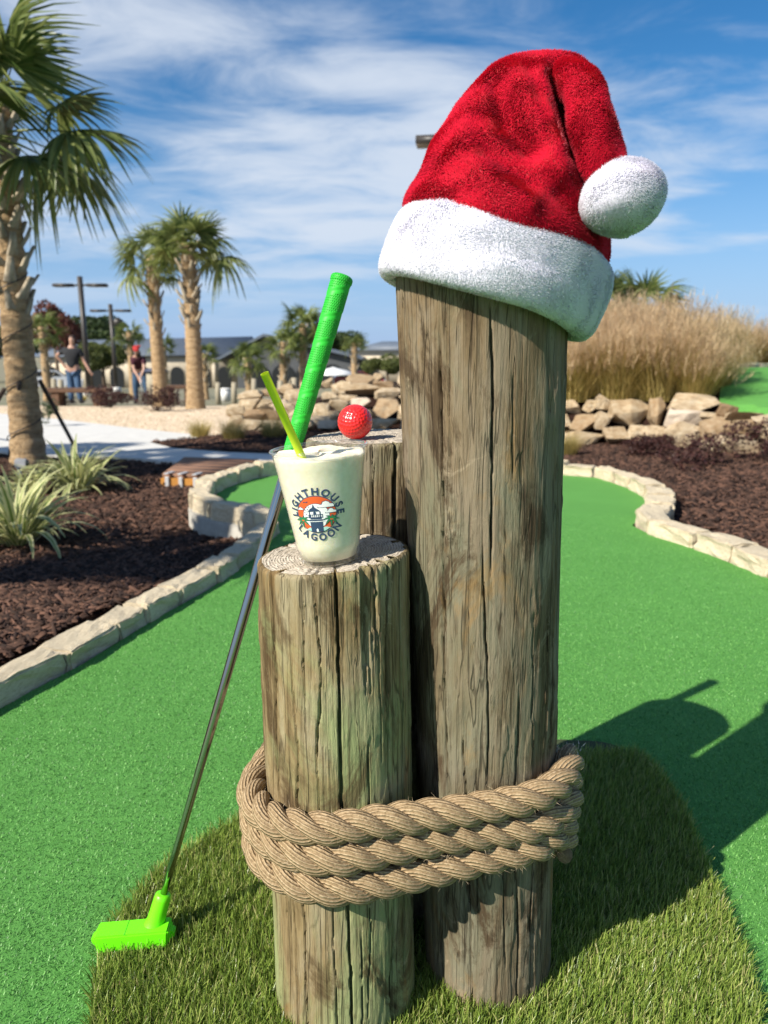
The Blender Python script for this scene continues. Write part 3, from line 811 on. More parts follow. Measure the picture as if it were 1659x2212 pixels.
def palm(label, px, pyc, Y, r0, r1, fr, nf, fs, boots=0, z0=None, seed=1, low=-.5, boot_from=.5, group='cabbage palms', bs=1.0, x=None, h=None, dry=0):
    rr = random.Random(seed)
    g0 = terrain(Y) if z0 is None else z0
    if x is None:
        p = at_y(px, pyc, Y); x, h = p.x, p.z - g0
    o = thing('palm_tree', label, 'palm tree', (x, Y, g0), 0, group)
    m = 90; zz_ = np.linspace(-.05, h, m); nn = 20
    lean = np.array([rr.uniform(-.03, .03), rr.uniform(-.03, .03)])
    P = np.stack([lean[0] * np.sin(zz_ / h * 3), lean[1] * (zz_ / h) ** 2, zz_], -1)
    flare = 1 + .28 * np.exp(-(zz_ + .05) / .25)
    rad = (r0 + (r1 - r0) * np.clip(zz_ / h, 0, 1)) * flare * (1 + .035 * np.sin(zz_ * 55) + .02 * np.array([rr.uniform(-1, 1) for _ in zz_]))
    V, F, uv = tube_np(P, rad, nn)
    link('trunk', mesh_np('trunk', V, F, uv, True), M_ptrunk, o)
    for k in range(boots):
        f = boot_from + (1 - boot_from) * (k + .5) / boots
        z = h * f; a = k * 2.39996 + rr.uniform(-.15, .15); rad_ = r0 + (r1 - r0) * f
        b_ = link('leaf_base', boot, M_boot, o)
        b_.location = (math.cos(a) * rad_ * .88, math.sin(a) * rad_ * .88, z - .08 * bs)
        b_.rotation_euler = (rr.uniform(-.15, .15), rr.uniform(-.12, .25), a); s = bs * rr.uniform(.8, 1.25); b_.scale = (s, s, s)
    for k in range(nf):
        f = (k + .5) / nf
        el = 1.35 + (low - 1.35) * f ** .85 + rr.uniform(-.12, .12)
        a = k * 2.39996 + rr.uniform(-.3, .3)
        o2 = link('frond', rr.choice(fr), None, o)
        o2.location = (math.cos(a) * r1 * .5, math.sin(a) * r1 * .5, h - .06 - .20 * f * fs)
        o2.rotation_euler = (rr.uniform(-.5, .5), -el, a); s = fs * rr.uniform(.82, 1.12); o2.scale = (s, s, s)
    for k in range(dry):
        o2 = link('frond', fr_dry[0], None, o); a = rr.uniform(0, 6.28)
        o2.location = (0, 0, h - .25 * fs); o2.rotation_euler = (0, R(60), a); o2.scale = (fs * .8,) * 3
    return o
# thick near palm at the left edge
p1 = palm('thick trunked palm at the left edge with stubs of cut leaves and big drooping fans', -14, 235, 5.55, .108, .096, fr_near, 19, .64, 58, None, 5, -.6, .46, bs=.80)
p2 = palm('taller of the two middle palms, one dark fan hanging to its right', 404, 525, 13, .145, .118, fr_far, 26, .72, 44, None, 6, -.30, .50, bs=.95)
hf = link('frond', fr_far[2], None, p2); hf.location = (.1, 0, (p2.children[0].dimensions.z if False else at_y(404, 525, 13).z - terrain(13)) - .15); hf.rotation_euler = (.6, R(12), R(-12)); hf.scale = (1.05, 1.05, 1.05)
p3 = palm('shorter middle palm standing just left of the taller one', 328, 552, 15, .132, .110, fr_far, 22, .76, 34, None, 7, -.5, .50, bs=.9)
small = [(653, 705, 24, .13, .11, 1.25, 26, 'bushy small palm partly behind the green putter grip'), (612, 745, 23, .10, .09, 1.0, 18, 'small palm with browning fans left of the green grip'),
         (766, 748, 30, .13, .11, .85, 14, 'small upright palm between the green grip and the tall post'), (279, 722, 32, .15, .13, 1.05, 16, 'small palm with a tuft of fans left of the woman in maroon'),
         (90, 712, 26, .14, .12, 1.15, 16, 'small palm right beside the thick left trunk'), (352, 752, 30, .12, .10, .9, 14, 'small palm seen between the two middle palms'),
         (440, 770, 28, .11, .10, .9, 14, 'small palm leaning out right of the taller middle palm'), (535, 778, 27, .12, .11, 1.15, 18, 'short palm with low green fans in front of the arches')]
for k, (px, py, Y, a, b_, s, nf, lab) in enumerate(small):
    palm(lab, px, py - 6, Y, a, b_, fr_far, nf, s * .66, 14, None, 30 + k, -.6 if nf > 14 else -.1, .3, 'small palms near the far building', bs=1.1, dry=1 if k == 1 else 0)
palm('palm top with upright fans rising behind the tan grasses', 1388, 662, 13.5, .14, .12, fr_far, 20, .78, 8, .2, 61, -.2, .6, 'palms behind the tan grasses')
palm('palm top half hidden between the white hat brim and the tan grasses', 1302, 664, 14.5, .14, .12, fr_far, 18, .85, 8, .2, 62, -.2, .6, 'palms behind the tan grasses')
# unseen palms added left of the frame to shade path and edging
palm('unseen palm added outside the left frame edge to shade the concrete path', 0, 0, 3.26, .15, .12, fr_near, 46, .42, 10, -.045, 71, -.9, .6, x=-4.49, h=3.1)
palm('unseen palm added outside the left frame edge to shade the curved stone edging', 0, 0, 1.51, .14, .12, fr_near, 22, .38, 10, -.045, 72, -.9, .6, x=-2.65, h=2.15)

palm('unseen palm added outside the left frame edge to shade the path beside the thick trunk', 0, 0, 3.86, .12, .10, fr_near, 40, .32, 8, -.045, 73, -.9, .6, x=-5.79, h=3.1)  # another unseen palm, added only for its shade on the path
# support stakes of the near palm
M_stake = plain('stake_wood', (.055, .038, .026), .8, .3, 30, .3)
pl = p1.location
for (a, b_, lab) in (((87, 824), (162, 966), 'dark wooden stake propping the thick palm from the right'), ((42, 826), (22, 985), 'dark wooden stake crossing the front of the thick palm trunk'), ((8, 842), (-50, 945), 'dark wooden stake propping the thick palm from the left')):
    A = at_y(a[0], a[1], 5.46); B = on_ground(b_[0], b_[1]); 
    if b_[0] < 100 and b_[0] > 0: A = at_y(a[0], a[1], 5.42); B = on_ground(b_[0], b_[1]) 
    d = B - A
    tag(link('support_stake', tube_mesh('support_stake', [(0, 0, 0), tuple(d * .5), tuple(d)], .017, 8), M_stake, None, A), lab, 'stake', 'stakes of the thick palm')
# thin light wire wound round the trunk
hh = at_y(-14, 235, 5.55).z - terrain(5.55)
zz_ = np.linspace(.1, hh * .62, 260); th = zz_ * 2 * math.pi / .34
rr_ = (.108 + (.096 - .108) * zz_ / hh) * (1 + .28 * np.exp(-zz_ / .25)) + .010
w = link('string_light_wire', tube_mesh('string_light_wire', np.stack([rr_ * np.cos(th), rr_ * np.sin(th), zz_], -1), .0045, 5), M_black, None, p1.location)
tag(w, 'thin dark light wire wound around the thick palm trunk', 'wire')

# ---- striped lilies: every leaf an object
t = NT('striped_leaf'); u = t.tc('UV'); sp = t.n.new('ShaderNodeSeparateXYZ'); t.l.new(u, sp.inputs[0])
e = t.math('ABSOLUTE', t.math('SUBTRACT', sp.outputs[0], .5))
c = t.ramp(e, [(.06, (.10, .19, .04)), (.12, (.34, .38, .12)), (.26, (.66, .64, .34))])
c = t.mix(t.math('MULTIPLY', t.info(), .25), c, (.16, .24, .06))
t.p(color=c, rough=.4, spec=.4)
tr = t.n.new('ShaderNodeBsdfTranslucent'); t.l.new(c, tr.inputs['Color']); mx = t.n.new('ShaderNodeMixShader'); mx.inputs[0].default_value = .3
t.l.new(t.b.outputs[0], mx.inputs[1]); t.l.new(tr.outputs[0], mx.inputs[2]); t.l.new(mx.outputs[0], t.out.inputs[0]); M_strip = t.m
leafs = []
for k in range(6):
    s5 = 7; tt = np.linspace(0, 1, s5 + 1); ang = .15 + (0.5 + .32 * k) * tt ** 1.5
    hx = np.concatenate([[0], np.cumsum(np.sin(ang[1:]) / s5)]); hz = np.concatenate([[0], np.cumsum(np.cos(ang[1:]) / s5)])
    w = .075 * np.minimum(1, (1.06 - tt) * 2.2) * (.75 + .25 * np.sin(tt * 3.1))
    V = np.stack([np.stack([hx, -w / 2, hz], -1), np.stack([hx - .12 * w, 0 * w, hz - .18 * w], -1), np.stack([hx, w / 2, hz], -1)], 1).reshape(-1, 3)
    uv = np.stack([np.tile([0, .5, 1], s5 + 1), np.repeat(tt, 3)], -1)
    me = mesh_np('leaf', V, grid_faces(3, s5 + 1), uv, True); me.materials.append(M_strip); leafs.append(me)
def lily(label, px, py, n, L, seed, spread=1.0):
    rr = random.Random(seed); p = on_ground(px, py)
    o = thing('striped_lily', label, 'plant', p, 0, 'striped lilies in the left mulch bed')
    for k in range(n):
        lf = link('leaf', rr.choice(leafs), None, o); a = rr.uniform(0, 6.28); f = rr.random()
        lf.location = (math.cos(a) * .06 * f * spread, math.sin(a) * .06 * f * spread, -.01)
        lf.rotation_euler = (rr.uniform(-.2, .2), -.15 + f * .75 * spread, a + rr.uniform(-.4, .4)); s = L * rr.uniform(.65, 1.12); lf.scale = (s, s * rr.uniform(.8, 1.2), s)
lily('larger cream striped lily clump below the thick palm', 165, 1062, 120, .37, 1)
lily('cream striped lily clump cut by the left frame edge', 38, 1172, 120, .39, 2)
lily('small cream striped lily between the two larger clumps', 62, 1072, 34, .26, 3)

# ---- grasses
M_gold = leafmat('golden_grass', (0.24, 0.20, 0.045), (0.66, 0.52, 0.20), .6, .4)
M_plume = leafmat('tan_plume', (0.46, 0.31, 0.18), (0.80, 0.63, 0.39), .8, .5)
def grass_mesh(seed, n, h, w, spread):
    g = np.random.default_rng(seed)
    r = spread * .22 * np.sqrt(g.random(n)); a = g.uniform(0, 6.28, n)
    root = np.stack([r * np.cos(a), r * np.sin(a), np.zeros(n)], -1)
    V, F, uv, tn = blades(root, a + g.normal(0, .5, n), np.abs(g.normal(.15, .22, n)), h * g.uniform(.5, 1.0, n), np.full(n, w) * g.uniform(.7, 1.3, n), g.uniform(.2, 1.0, n), 4)
    return mesh_np('blades', V, F, uv, attr={'tint': tn})
def plume_mesh(seed, n, h, spread):
    g = np.random.default_rng(seed)
    r = spread * .3 * np.sqrt(g.random(n)); a = g.uniform(0, 6.28, n); az = a + g.normal(0, .6, n)
    lean = np.abs(g.normal(.18, .22, n)); hh_ = h * g.uniform(.55, 1.0, n)
    tip = np.stack([r * np.cos(a) + np.cos(az) * np.sin(lean) * hh_, r * np.sin(a) + np.sin(az) * np.sin(lean) * hh_, np.cos(lean) * hh_], -1)
    m = 16
    k = np.repeat(np.arange(n), m); f = g.random(n * m)
    root = tip[k] - np.stack([np.cos(az[k]) * np.sin(lean[k]), np.sin(az[k]) * np.sin(lean[k]), np.cos(lean[k])], -1) * (f * .42 * hh_[k])[:, None]
    N_ = n * m
    V, F, uv, tn = blades(root, g.uniform(0, 6.28, N_), g.uniform(.1, 1.0, N_), h * g.uniform(.06, .16, N_), np.full(N_, .0042), g.uniform(-.3, .6, N_), 2, tint=np.clip(g.random(n)[k] * .7 + .3 * g.random(N_), 0, 1))
    return mesh_np('plumes', V, F, uv, attr={'tint': tn})
gm = [grass_mesh(200 + k, 900, 1.0, .0075, 1.0) for k in range(3)]; pm = [plume_mesh(210 + k, 330, 1.0, 1.0) for k in range(3)]
for m_ in gm: m_.materials.append(M_gold)
for m_ in pm: m_.materials.append(M_plume)
def fountain(label, x, y, s, seed, z=None, plumes=True, group='tan ornamental grasses on the right bank'):
    rr = random.Random(seed)
    o = thing('ornamental_grass', label, 'grass clump', (x, y, float(hillz(x, y)) if z is None else z), rr.uniform(0, 6), group)
    b1 = link('blades', gm[seed % 3], None, o, None, None, (s * 1.1, s * 1.1, s * .82)); stuff(b1)
    if plumes: stuff(link('plumes', pm[seed % 3], None, o, None, None, (s * 1.2, s * 1.2, s * .90)))
def gx(px, Y): return at_y(px, 850, Y).x
gl = [(1235, 7.35, .86, 'tan plumed grass clump touching the right side of the tall post'), (1330, 7.25, .92, 'tall tan grass clump above the broad pale boulder'), (1420, 7.15, .95, 'tan grass clump in the middle of the right bank, behind the narrow upright rock'),
      (1500, 6.95, .64, 'golden green grass clump above the long flat boulder'), (1290, 8.2, 1.0, 'tan grass clump in the second row near the hat brim'), (1385, 8.1, 1.02, 'tall tan grass clump below the palm top'),
      (1470, 7.9, .86, 'tan grass clump in the second row left of the hill green'), (1545, 7.5, .56, 'low golden grass clump at the corner of the hill green'), (1230, 8.8, 1.0, 'tan grass clump in the back row beside the tall post'),
      (1440, 9.2, .95, 'tan grass clump in the back row behind the middle of the bank'), (1530, 9.3, .82, 'tan grass clump in the back row above the hill green'), (1600, 10.3, .72, 'golden grass clump above the thin row of stones'),
      (1665, 10.6, .70, 'golden grass clump cut by the right frame edge'), (1555, 10.8, .75, 'golden grass clump farthest back on the hill'), (1340, 9.4, 1.0, 'tan grass clump in the back row left of the palm top')]
for k, (px, Y, s, lab) in enumerate(gl):
    fountain(lab, gx(px, Y), Y, s, k)
for k, (px, py, s, lab) in enumerate([(432, 948, .30, 'wispy green grass tuft at the near tip of the mulch island'), (505, 955, .34, 'wispy grass tuft in the middle of the mulch island'), (590, 950, .36, 'wispy grass tuft on the mulch island beside the green grip'),
                                    (210, 862, .45, 'round yellow green grass tuft below the man in black'), (178, 868, .36, 'small grass tuft left of the round yellow green one'), (265, 860, .36, 'brownish grass tuft left of the woman'), (1222, 985, .30, 'thin golden grass tuft at the foot of the tall post, far bed')]):
    p = on_ground(px, py); fountain(lab, p.x, p.y, s, 40 + k, p.z, False, 'small grass tufts')

# ---- dark red shrubs
M_lor = leafmat('purple_leaf', (0.030, 0.012, 0.010), (0.088, 0.034, 0.028), .6, .2)
def shrub_mesh(seed, n, lumps, lsize):
    me = crown_mesh('foliage', n, 1.0, lsize, seed, (1, 1, .75), lumps)
    return me
sm = [shrub_mesh(300 + k, 1500, 7, .055) for k in range(3)]
for m_ in sm: m_.materials.append(M_lor)
def twig_mesh(seed):
    g = np.random.default_rng(seed); parts = []
    for k in range(26):
        a = g.uniform(0, 6.28); e = g.uniform(.2, 1.2); L = g.uniform(.6, 1.15)
        d = np.array([math.cos(a) * math.sin(e), math.sin(a) * math.sin(e), math.cos(e)])
        parts.append(tube_np([(0, 0, 0), d * L * .5 + g.normal(0, .05, 3), d * L], [.014, .010, .004], 4, cap=False))
    V, F, uv = join_np(parts); return mesh_np('twigs', V, F)
tw = [twig_mesh(5), twig_mesh(6)]
M_twig = plain('twig', (.045, .022, .018), .9)
for m_ in tw: m_.materials.append(M_twig)
def shrub(label, px, py, s, k, Y=None):
    p = on_ground(px, py)
    o = thing('red_shrub', label, 'shrub', p, k * 1.3, 'dark red shrubs')
    link('foliage', sm[k % 3], None, o, (0, 0, s * .35), None, (s, s, s * .85)); link('twigs', tw[k % 2], None, o, None, None, (s * .95, s * .95, s * .95))
for k, (px, py, s, lab) in enumerate([(1385, 985, .22, 'low dark red shrub in front of the right rock wall, left one'), (1500, 1010, .26, 'twiggy dark red shrub in front of the white rock, middle one'), (1652, 1000, .28, 'dark red shrub cut by the right frame edge'), (1440, 975, .18, 'small dark red shrub close against the right rock wall'),
                                    (238, 882, .42, 'largest dark red shrub on the gravel left of the woman'), (335, 890, .36, 'dark red shrub on the gravel below the shorter middle palm'), (122, 878, .34, 'dark red shrub behind the right stake of the thick palm'), (365, 880, .26, 'small dark red shrub at the foot of the middle palms'), (262, 872, .30, 'dark red shrub directly left of the woman')]):
    shrub(lab, px, py, s, k)
cm = crown_mesh('foliage', 700, 1.0, .09, 77, (1, 1, 1), 5); cm.materials.append(M_leaf_d)
p = on_ground(112, 925); o = thing('green_shrub', 'small dark green shrub at the gravel edge right of the thick palm', 'shrub', p); link('foliage', cm, None, o, (0, 0, .12), None, (.16, .16, .16))

# ---- footbridge end with metal brackets
M_deck = plain('deck_wood', (.20, .105, .062), .8, .18, 9, .2)
M_fascia = plain('stained_board', (.42, .185, .030), .6, .15, 14, .2)
M_galv = NT('galvanised').p(color=(.62, .62, .62), rough=.4, metal=.4).m
A, B = on_ground(352, 1048), on_ground(446, 1052)
Cc, D = on_ground(560, 1012), on_ground(400, 1006)
br = thing('footbridge', 'low brown footbridge end with an orange front board and three metal brackets', 'bridge', A)
z1 = .075
nb = 6
for k in range(nb):
    f0, f1 = k / nb, (k + .93) / nb
    q = [A.lerp(D, f0), B.lerp(Cc, f0), B.lerp(Cc, f1), A.lerp(D, f1)]
    V = np.array([(p.x - A.x, p.y - A.y, z1) for p in q] + [(p.x - A.x, p.y - A.y, z1 - .03) for p in q])
    link('deck_board', mesh_np('deck_board', V, np.array([[0, 1, 2, 3], [7, 6, 5, 4], [0, 4, 5, 1], [1, 5, 6, 2], [2, 6, 7, 3], [3, 7, 4, 0]])), M_deck, br)
w = B - A; wd = w.length; ang = math.atan2(w.y, w.x)
link('front_board', bevel_box('front_board', (wd, .035, .085), .004), M_fascia, br, (w.x / 2, w.y / 2 - .02, .010), (0, 0, ang))
for f in (.14, .45, .78):
    link('bracket', bevel_box('bracket', (.028, .012, .095), .003), M_galv, br, (w.x * f + .004, w.y * f - .048, .018), (0, 0, ang))
    link('bracket', bevel_box('bracket', (.028, .10, .008), .002), M_galv, br, (w.x * f + .008, w.y * f, z1 + .006), (0, 0, ang))
# ---- landscape light
p = on_ground(44, 1040)
ll = thing('garden_light', 'small grey garden light on a stake in front of the thick palm', 'light', p)
link('stake', boxm('stake', 0, 0, .05, .018, .018, .10), M_galv, ll)
link('light_head', bevel_box('light_head', (.075, .05, .06), .008), M_galv, ll, (.018, 0, .12), (0, .1, .2))
link('lens', boxm('lens', .06, 0, .12, .006, .036, .044), M_glassd, ll)
# ---- benches, fence posts, bin, umbrella, car near the people
M_rust = plain('brown_timber', (.115, .062, .036), .85, .25, 9, .2)
def bench(label, pxa, pxb, pytop, pybot, Y):
    a, b_ = at_y(pxa, pytop, Y), at_y(pxb, pytop, Y); g0 = terrain(Y)
    o = thing('timber_bench', label, 'bench', ((a.x + b_.x) / 2, Y, g0)); L = b_.x - a.x; h = a.z - g0
    link('seat', bevel_box('seat', (L, .42, .09), .015), M_rust, o, (0, 0, h - .045))
    for s in (-.32, .32):
        link('leg', bevel_box('leg', (.17, .34, h - .09), .015), M_rust, o, (s * L, 0, (h - .09) / 2))
bench('brown timber bench in front of the man in black', 100, 238, 838, 872, 15.6)
bench('brown timber bench right of the woman in maroon', 352, 420, 832, 862, 19)
M_fpost = plain('pale_post', (.33, .29, .21), .9, .2, 14, .3)
for k, (px, pt, Y, lab) in enumerate([(115, 818, 21, 'pale fence post left of the man, first from the thick palm'), (130, 820, 21, 'pale fence post directly left of the man'), (378, 838, 20, 'pale fence post behind the taller middle palm'), (548, 818, 22, 'pale fence post right of the short palm'),
                                      (605, 822, 21, 'pale fence post below the browning palm'), (635, 816, 21, 'pale fence post just left of the green grip'), (470, 826, 22, 'pale fence post in front of the second arch'), (505, 826, 22, 'pale fence post left of the short palm')]):
    p = at_y(px, pt, Y); g0 = terrain(Y); h = p.z - g0
    tag(link('fence_post', tube_mesh('fence_post', [(0, 0, -.1), (0, 0, h * .5), (.01, 0, h)], [.085, .08, .075], 10), M_fpost, None, (p.x, Y, g0)), lab, 'post', 'pale fence posts')
# thick sawn pile beside the woman, dark cap on top
p = at_y(383, 838, 18.5); p = at_y(338, 830, 19.2); g0 = terrain(19.2)
sp_ = thing('sawn_pile', 'thick pale pile with a dark blue cap right beside the woman', 'post', (p.x, 19.2, g0))
link('pile', tube_mesh('pile', [(0, 0, -.1), (0, 0, .5), (0, 0, p.z - g0 + .3)], [.26, .25, .24], 16), M_fpost, sp_)
link('cap', tube_mesh('cap', [(0, 0, p.z - g0 + .3), (0, 0, p.z - g0 + .36), (0, 0, p.z - g0 + .40)], [.29, .29, .2], 16), plain('cap_blue', (.03, .04, .075), .6), sp_)
p = on_ground(488, 868); o = thing('white_bin', 'small white bin on the gravel in front of the arches', 'bin', p)
link('body', tube_mesh('body', [(0, 0, 0), (0, 0, .2), (0, 0, .36)], [.13, .145, .15], 14), M_white, o); link('lid', tube_mesh('lid', [(0, 0, .36), (0, 0, .39), (0, 0, .41)], [.16, .16, .09], 14), M_white, o)
um = at_y(720, 800, 60); o = thing('patio_umbrella', 'white patio umbrella right of the green grip, far back', 'umbrella', (um.x, 60, terrain(60)))
hU = um.z - terrain(60)
link('pole', tube_mesh('pole', [(0, 0, 0), (0, 0, hU * .5), (0, 0, hU + .3)], .04, 8), M_galv, o)
link('canopy', tube_mesh('canopy', [(0, 0, hU - .35), (0, 0, hU - .2), (0, 0, hU), (0, 0, hU + .25)], [1.75, 1.7, 1.0, .05], 8, smooth=False, cap=False), M_white, o)
def car(label, px, py, Y, rz, col):
    p = at_y(px, py, Y); o = thing('parked_car', label, 'car', (p.x, Y, terrain(Y)), rz, 'cars parked by the far building')
    mb = plain('car_paint', col, .25, .03, coat=.6)
    side = [(-2.2, .35), (2.2, .35), (2.25, .75), (1.9, .98), (1.0, 1.08), (.45, 1.52), (-1.2, 1.56), (-1.95, 1.08), (-2.25, .95)]
    bmd = prism('body', side, -.88, .88); link('body', bmd, mb, o)
    for s in (-1, 1):
        link('window', prism('window', [(.82, 1.10), (.38, 1.46), (-.35, 1.48), (-.35, 1.10)], s * .885, s * .895), M_glassd, o)
        link('window', prism('window', [(-.43, 1.10), (-.43, 1.48), (-1.15, 1.49), (-1.7, 1.10)], s * .885, s * .895), M_glassd, o)
        for x in (-1.35, 1.4):
            wv, wf, wu = tube_np([(x, s * .70, .34), (x, s * .8, .34), (x, s * .90, .34)], .34, 18)
            wh = link('wheel', mesh_np('wheel', wv, wf), M_black, o)
            rv, rf, ru = tube_np([(x, s * .89, .34), (x, s * .9, .34), (x, s * .91, .34)], .2, 12); link('rim', mesh_np('rim', rv, rf), M_galv, wh)
    link('windscreen', mesh_np('windscreen', np.array([[1.02, -.75, 1.1], [1.02, .75, 1.1], [.49, .68, 1.5], [.49, -.68, 1.5]]), np.array([[0, 1, 2, 3]])), M_glassd, o)
    for s in (-1, 1): link('headlight', boxm('headlight', 2.2, s * .62, .78, .1, .35, .14), M_white, o)
car('white car parked behind the fence left of the man', 112, 822, 58, R(20), (.60, .62, .65))
car('dark red car parked right of the small upright palm', 772, 806, 62, R(10), (.20, .012, .03))

# ================================================================== people (far, small)
def skin(name, pts, edges, mat, parent, sub=2, root=0):
    me = bpy.data.meshes.new(name)
    me.from_pydata([p[:3] for p in pts], edges, [])
    o = bpy.data.objects.new(name + '_tmp', me); C.objects.link(o)
    md = o.modifiers.new('s', 'SKIN')
    for v, p in zip(me.skin_vertices[0].data, pts):
        r_ = p[3]; v.radius = (r_, p[4] if len(p) > 4 else r_)
    me.skin_vertices[0].data[root].use_root = True
    s2 = o.modifiers.new('u', 'SUBSURF'); s2.levels = sub; s2.render_levels = sub
    dg = bpy.context.evaluated_depsgraph_get(); dg.update()
    m2 = bpy.data.meshes.new_from_object(o.evaluated_get(dg)); m2.name = name
    bpy.data.objects.remove(o, do_unlink=True)
    m2.polygons.foreach_set('use_smooth', np.ones(len(m2.polygons), bool))
    m2.materials.clear()
    return link(name, m2, mat, parent)
M_skin = plain('skin', (.47, .27, .19), .5, .06, 20, sss=.1)
M_black_c = plain('black_cotton', (.018, .019, .022), .9, .2)
M_maroon = plain('maroon_cotton', (.060, .012, .022), .9, .2)
M_denim = plain('denim', (.055, .105, .19), .9, .25, 14)
M_denim2 = plain('blue_denim', (.04, .085, .15), .9, .25, 14)
M_redcap = plain('red_cap', (.48, .03, .03), .8, .1)
M_hair = plain('brown_hair', (.05, .028, .018), .7, .3, 60)
M_shoe = plain('dark_shoe', (.03, .03, .035), .7, .1)
def hand(pts, edges, w, d, sc=1.0):
    """palm and five fingers continuing from wrist index w along direction d"""
    d = Vector(d).normalized(); s = d.cross(Vector((0, 1, 0))).normalized(); wp = Vector(pts[w][:3])
    pts.append((*(wp + d * .07 * sc), .028 * sc)); pi = len(pts) - 1; edges.append((w, pi))
    for k, (a, l) in enumerate([(-.028, .07), (-.010, .085), (.010, .08), (.026, .062)]):
        m1 = wp + d * (.07 + l * .5) * sc + s * a * sc; m2 = wp + d * (.07 + l) * sc + s * a * 1.1 * sc + Vector((0, -.012, 0))
        pts.append((*m1, .0095 * sc)); edges.append((pi, len(pts) - 1)); pts.append((*m2, .008 * sc)); edges.append((len(pts) - 2, len(pts) - 1))
    m1 = wp + d * .045 * sc + s * -.045 * sc; pts.append((*m1, .011 * sc)); edges.append((w, len(pts) - 1))
    m2 = m1 + d * .04 * sc; pts.append((*m2, .009 * sc)); edges.append((len(pts) - 2, len(pts) - 1))
# man, seen from behind, arms held away from the body
PY = 20.7
mp_ = on_ground(164, 869); gz_ = terrain(PY); mx_ = at_y(164, 869, PY).x
man = thing('person', 'person in a black t-shirt and jeans seen from behind, arms held away', 'person', (mx_, PY, gz_))
pts = [(0, 0, .95, .15, .11), (0, 0, 1.18, .15, .11), (.01, 0, 1.42, .17, .11), (.03, -.02, 1.56, .06), (.05, -.04, 1.64, .075), (.05, -.05, 1.74, .088, .1), (.05, -.045, 1.81, .06),
       (-.20, 0, 1.44, .065), (-.44, .03, 1.30, .05), (-.27, .08, 1.06, .034), (.22, 0, 1.43, .065), (.31, .02, 1.15, .05), (.46, -.03, .90, .034),
       (-.10, 0, .90, .10), (-.11, .03, .50, .072), (-.12, -.04, .10, .045), (.10, 0, .90, .10), (.12, -.05, .50, .072), (.13, .03, .10, .045), (-.12, .09, .045, .042), (.13, .16, .045, .042)]
eds = [(0, 1), (1, 2), (2, 3), (3, 4), (4, 5), (5, 6), (2, 7), (7, 8), (8, 9), (2, 10), (10, 11), (11, 12), (0, 13), (13, 14), (14, 15), (0, 16), (16, 17), (17, 18), (15, 19), (18, 20)]
hand(pts, eds, 9, (.5, .1, -.8)); hand(pts, eds, 12, (.5, 0, -.85))
skin('body', pts, eds, M_skin, man, 1)
skin('tshirt', [(0, 0, .90, .185, .14), (0, 0, 1.15, .175, .135), (.01, 0, 1.40, .185, .13), (.02, -.01, 1.50, .11), (-.20, 0, 1.43, .088), (-.35, .02, 1.35, .078), (.22, 0, 1.42, .088), (.275, .01, 1.25, .078)], [(0, 1), (1, 2), (2, 3), (2, 4), (4, 5), (2, 6), (6, 7)], M_black_c, man)
skin('jeans', [(0, 0, .96, .165, .125), (-.095, 0, .86, .115), (-.11, .03, .50, .092), (-.12, -.03, .07, .075), (.095, 0, .86, .115), (.12, -.04, .50, .092), (.13, .02, .07, .075)], [(0, 1), (1, 2), (2, 3), (0, 4), (4, 5), (5, 6)], M_denim, man)
skin('hair', [(.05, -.02, 1.74, .098, .1), (.05, -.03, 1.80, .09, .095), (.05, -.035, 1.84, .05)], [(0, 1), (1, 2)], M_hair, man)
for x, y in ((-.12, .04), (.13, .09)):
    link('shoe', bevel_box('shoe', (.10, .28, .09), .03, 2), M_shoe, man, (x, y, .045))
# woman bending over a putter
wx = at_y(307, 869, PY - .3).x
wom = thing('person', 'person in a maroon shirt, red cap and jeans bending over a putter', 'person', (wx, PY - .3, terrain(PY - .3)))
pts = [(-.05, .05, .88, .14, .11), (-.02, -.06, 1.06, .13, .1), (.03, -.20, 1.22, .14, .10), (.05, -.28, 1.31, .05), (.06, -.33, 1.35, .065), (.07, -.37, 1.41, .08, .09), (.07, -.37, 1.48, .06),
       (-.12, -.20, 1.20, .055), (-.06, -.30, .92, .042), (.09, -.40, .70, .03), (.18, -.20, 1.20, .055), (.22, -.32, .93, .042), (.14, -.41, .72, .03),
       (-.14, .04, .84, .09), (-.15, -.03, .48, .065), (-.15, .03, .10, .04), (.08, .04, .84, .09), (.14, -.03, .48, .065), (.17, .03, .10, .04), (-.16, -.10, .04, .038), (.18, -.10, .04, .038)]
eds = [(0, 1), (1, 2), (2, 3), (3, 4), (4, 5), (5, 6), (2, 7), (7, 8), (8, 9), (2, 10), (10, 11), (11, 12), (0, 13), (13, 14), (14, 15), (0, 16), (16, 17), (17, 18), (15, 19), (18, 20)]
hand(pts, eds, 9, (.25, -.1, -.8), .9); hand(pts, eds, 12, (.05, -.1, -.85), .9)
skin('body', pts, eds, M_skin, wom, 1)
skin('shirt', [(-.05, .05, .88, .16, .13), (-.02, -.06, 1.06, .155, .12), (.03, -.19, 1.21, .16, .12), (.045, -.25, 1.27, .09), (-.12, -.20, 1.19, .078), (-.08, -.27, 1.02, .066), (.18, -.20, 1.19, .078), (.205, -.27, 1.04, .066)], [(0, 1), (1, 2), (2, 3), (2, 4), (4, 5), (2, 6), (6, 7)], M_maroon, wom)
skin('jeans', [(-.05, .05, .90, .15, .125), (-.13, .04, .80, .105), (-.15, -.02, .48, .082), (-.155, .03, .06, .066), (.07, .04, .80, .105), (.14, -.02, .48, .082), (.17, .03, .06, .066)], [(0, 1), (1, 2), (2, 3), (0, 4), (4, 5), (5, 6)], M_denim2, wom)
skin('hair', [(.07, -.33, 1.40, .092), (.07, -.29, 1.33, .085), (.08, -.27, 1.22, .05)], [(0, 1), (1, 2)], M_hair, wom)
